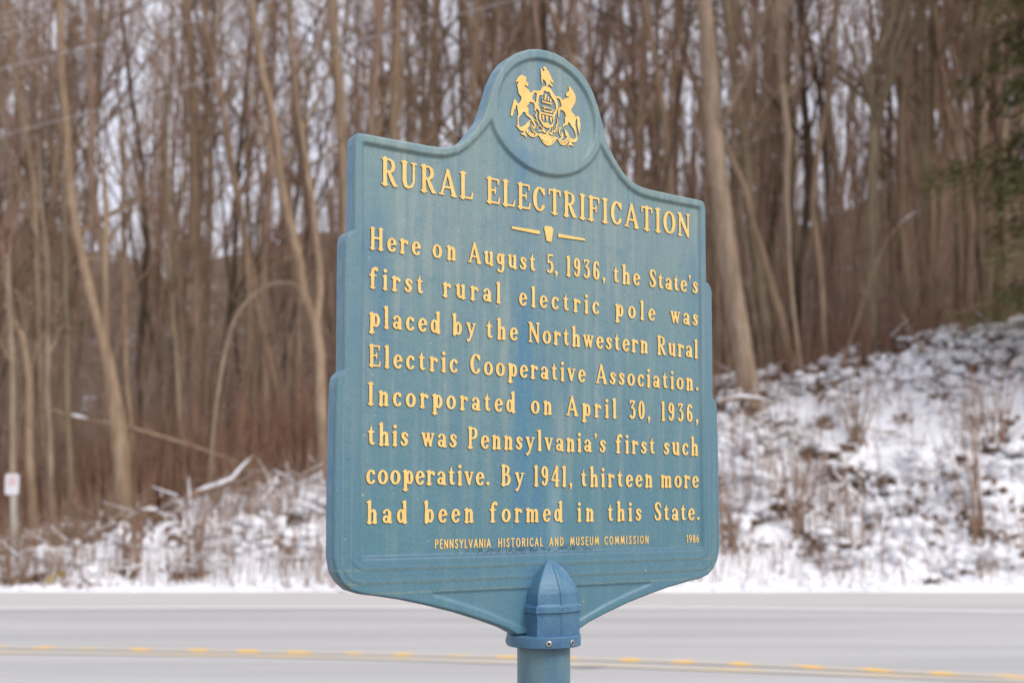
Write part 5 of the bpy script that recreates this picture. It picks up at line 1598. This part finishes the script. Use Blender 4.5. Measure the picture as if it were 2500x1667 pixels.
for p in SUB: mask &= ~fill(p)
for p in ADD2: mask |= fill(p)
for p, w in ST2: mask |= stroke(p, w)
for p in SPECK: mask &= ~stroke([p, (p[0]+.0004, p[1])], .0011)
for txt, path, hh in MOTTO:                    # the motto is cut into the ribbons
    P = np.array(path)
    sl = np.concatenate([[0], np.cumsum(np.hypot(*np.diff(P, axis=0).T))])
    ws = [(SN[c][0] if c != ' ' else .4) for c in txt]
    tot = sum(ws)+.2*(len(txt)-1)
    hs = hh*.8
    q = 0
    for c, w in zip(txt, ws):
        sm = (q+w/2)/tot*sl[-1]
        q += w+.2
        if c == ' ':
            continue
        cx, cy = np.interp(sm, sl, P[:, 0]), np.interp(sm, sl, P[:, 1])
        tx = np.interp(sm+.002, sl, P[:, 0])-np.interp(sm-.002, sl, P[:, 0])
        ty = np.interp(sm+.002, sl, P[:, 1])-np.interp(sm-.002, sl, P[:, 1])
        tl = math.hypot(tx, ty)
        tx, ty = tx/tl, ty/tl
        kx = sl[-1]/tot
        for pts, _ in SN[c][1]:
            mask &= ~stroke([(cx+(a-w/2)*kx*tx-(b-.5)*hs*ty, cy+(a-w/2)*kx*ty+(b-.5)*hs*tx) for a, b in pts], .0003)
Fm = mask.astype(float)
for _ in range(2):
    Fm[1:-1, 1:-1] = (Fm[1:-1, 1:-1]*4+(Fm[:-2, 1:-1]+Fm[2:, 1:-1]+Fm[1:-1, :-2]+Fm[1:-1, 2:])*2+Fm[:-2, :-2]+Fm[2:, 2:]+Fm[:-2, 2:]+Fm[2:, :-2])/16
V2, faces, walls = ms_fill(.6-Fm, ax[0], ay[0], h)
lev = .0062*sstep(1.845, 1.97, V2[:, 1])
n = len(V2)
mb = MB()
top = np.stack([V2[:, 0], lev-.0024, V2[:, 1]], -1)
bot = np.stack([V2[:, 0], lev+.001, V2[:, 1]], -1)
both = np.concatenate([top, bot])
base_n = 0
mb.add(both, [f for f in faces if len(f) == 4])
for k in (3, 5, 6):
    fs = [f for f in faces if len(f) == k]
    if fs:
        mb.add(np.zeros((0, 3)), np.array(fs)-mb.n)
mb.add(np.zeros((0, 3)), np.array([(a, a+n, b+n, b) for a, b in walls])-mb.n)
o = on_marker(gild(mb).build("coat_of_arms", [M_GOLD, M_FLANK], marker, False))
o["label"] = "gold raised crest of two rearing horses, a shield, an eagle and motto ribbons"

# ---- finial: ribbed gothic cap on an eight-sided socket, then collar, screws and post
AXIS_Y = THICK/2
def half_section(k, rib):
    """front half of the socket's section: flat flanks and two facets that meet in a ridge"""
    A, B = np.array([.0547, .0332])*k, np.array([0, .049])*k
    d = (A-B)/np.linalg.norm(A-B)
    o_ = np.array([d[1], -d[0]])
    o_ = o_ if o_[1] > 0 else -o_
    w = .0042*min(1, k*2)
    R = [(.056*k, -.006), (.0555*k, .010*k), (A[0]+.0004, A[1]-.002*k), tuple(A+o_*rib*.7), tuple(A-d*w), tuple(B+d*w*1.25), tuple(B+d*w*.75+o_*rib*.8), (0, B[1]+rib)]
    return R+[(-x, y) for x, y in R[:-1]][::-1]
prof = [(.816, 1, .0016), (.868, 1, .0016), (.8725, 1.02, .0012), (.8755, 1.085, .0006), (.8865, 1.085, .0006), (.8895, 1.01, .0012), (.8925, .975, .0022)]
prof += [(.8925+(.9835-.8925)*f, .975*k_, r_) for f, k_, r_ in ((.12, .995, .0026), (.24, .975, .0026), (.36, .91, .0026), (.47, .83, .0026), (.58, .73, .0025), (.68, .62, .0024), (.78, .49, .0022), (.87, .355, .0018), (.94, .22, .0012), (.98, .11, .0007), (1, .03, .0002))]
fb = MB()
for front in (1, -1):
    rings = []
    for z, k, rib in prof:
        p = np.array(half_section(k, rib))
        y = -p[:, 1] if front > 0 else THICK+p[:, 1]
        rings.append(np.stack([p[:, 0], y, np.full(len(p), z)], -1))
    ns = len(rings[0])
    Ff = []
    for a in range(len(rings)-1):
        for k in range(ns):
            q = (a*ns+k, a*ns+(k+1) % ns, (a+1)*ns+(k+1) % ns, (a+1)*ns+k)
            Ff.append(q if front > 0 else q[::-1])
    fb.add(np.concatenate(rings), Ff)
    fb.add(rings[-1], [list(range(ns))])
fin = on_marker(fb.build("finial", M_CAP, marker, False))
def lathe(prof, sides=64, cx=0, cy=AXIS_Y):
    mb = MB()
    an = np.linspace(0, 2*pi, sides, endpoint=False)
    V = np.concatenate([np.stack([cx+r*np.cos(an), cy+r*np.sin(an), np.full(sides, z)], -1) for z, r in prof])
    F = [(a*sides+k, a*sides+(k+1) % sides, (a+1)*sides+(k+1) % sides, (a+1)*sides+k) for a in range(len(prof)-1) for k in range(sides)]
    mb.add(V, F)
    return mb
col = on_marker(lathe([(.8015, .0575), (.8015, .0785), (.8025, .0800), (.8030, .0801), (.8235, .0801), (.8243, .0799), (.8256, .0787), (.8262, .0775), (.8268, .072), (.827, .04)]).build("collar", M_CAP, marker))
on_marker(lathe([(VERGE_Z, .0571), (.2, .0571), (.79, .0571), (.81, .0571)]).build("pole", M_POST, marker))
for ang in (84, 43.5, 174):                    # angles counted in the camera's ground plan
    a = radians(-ang)-PHI
    ca, sa = cos(a), sin(a)
    mb = MB()
    for r0, d0, d1, mt in ((.0063, -.002, .0024, 0), (.0026, .0018, .0028, 1)):
        k = np.linspace(0, 2*pi, 16, endpoint=False)
        ringv = []
        for d, rr in ((d0, r0), (d1-.0006, r0), (d1, r0*.82)):
            R = .0799+d
            ringv.append(np.stack([R*ca-rr*np.cos(k)*sa, AXIS_Y+R*sa+rr*np.cos(k)*ca, .8125+rr*np.sin(k)], -1))
        VV = np.concatenate(ringv)
        mb.add(VV, [(q*16+t, q*16+(t+1) % 16, (q+1)*16+(t+1) % 16, (q+1)*16+t) for q in range(2) for t in range(16)], mt)
        mb.add(ringv[-1], [list(range(16))], mt)
    mb.build("screw", [M_STEEL, M_HOLE], col, False)
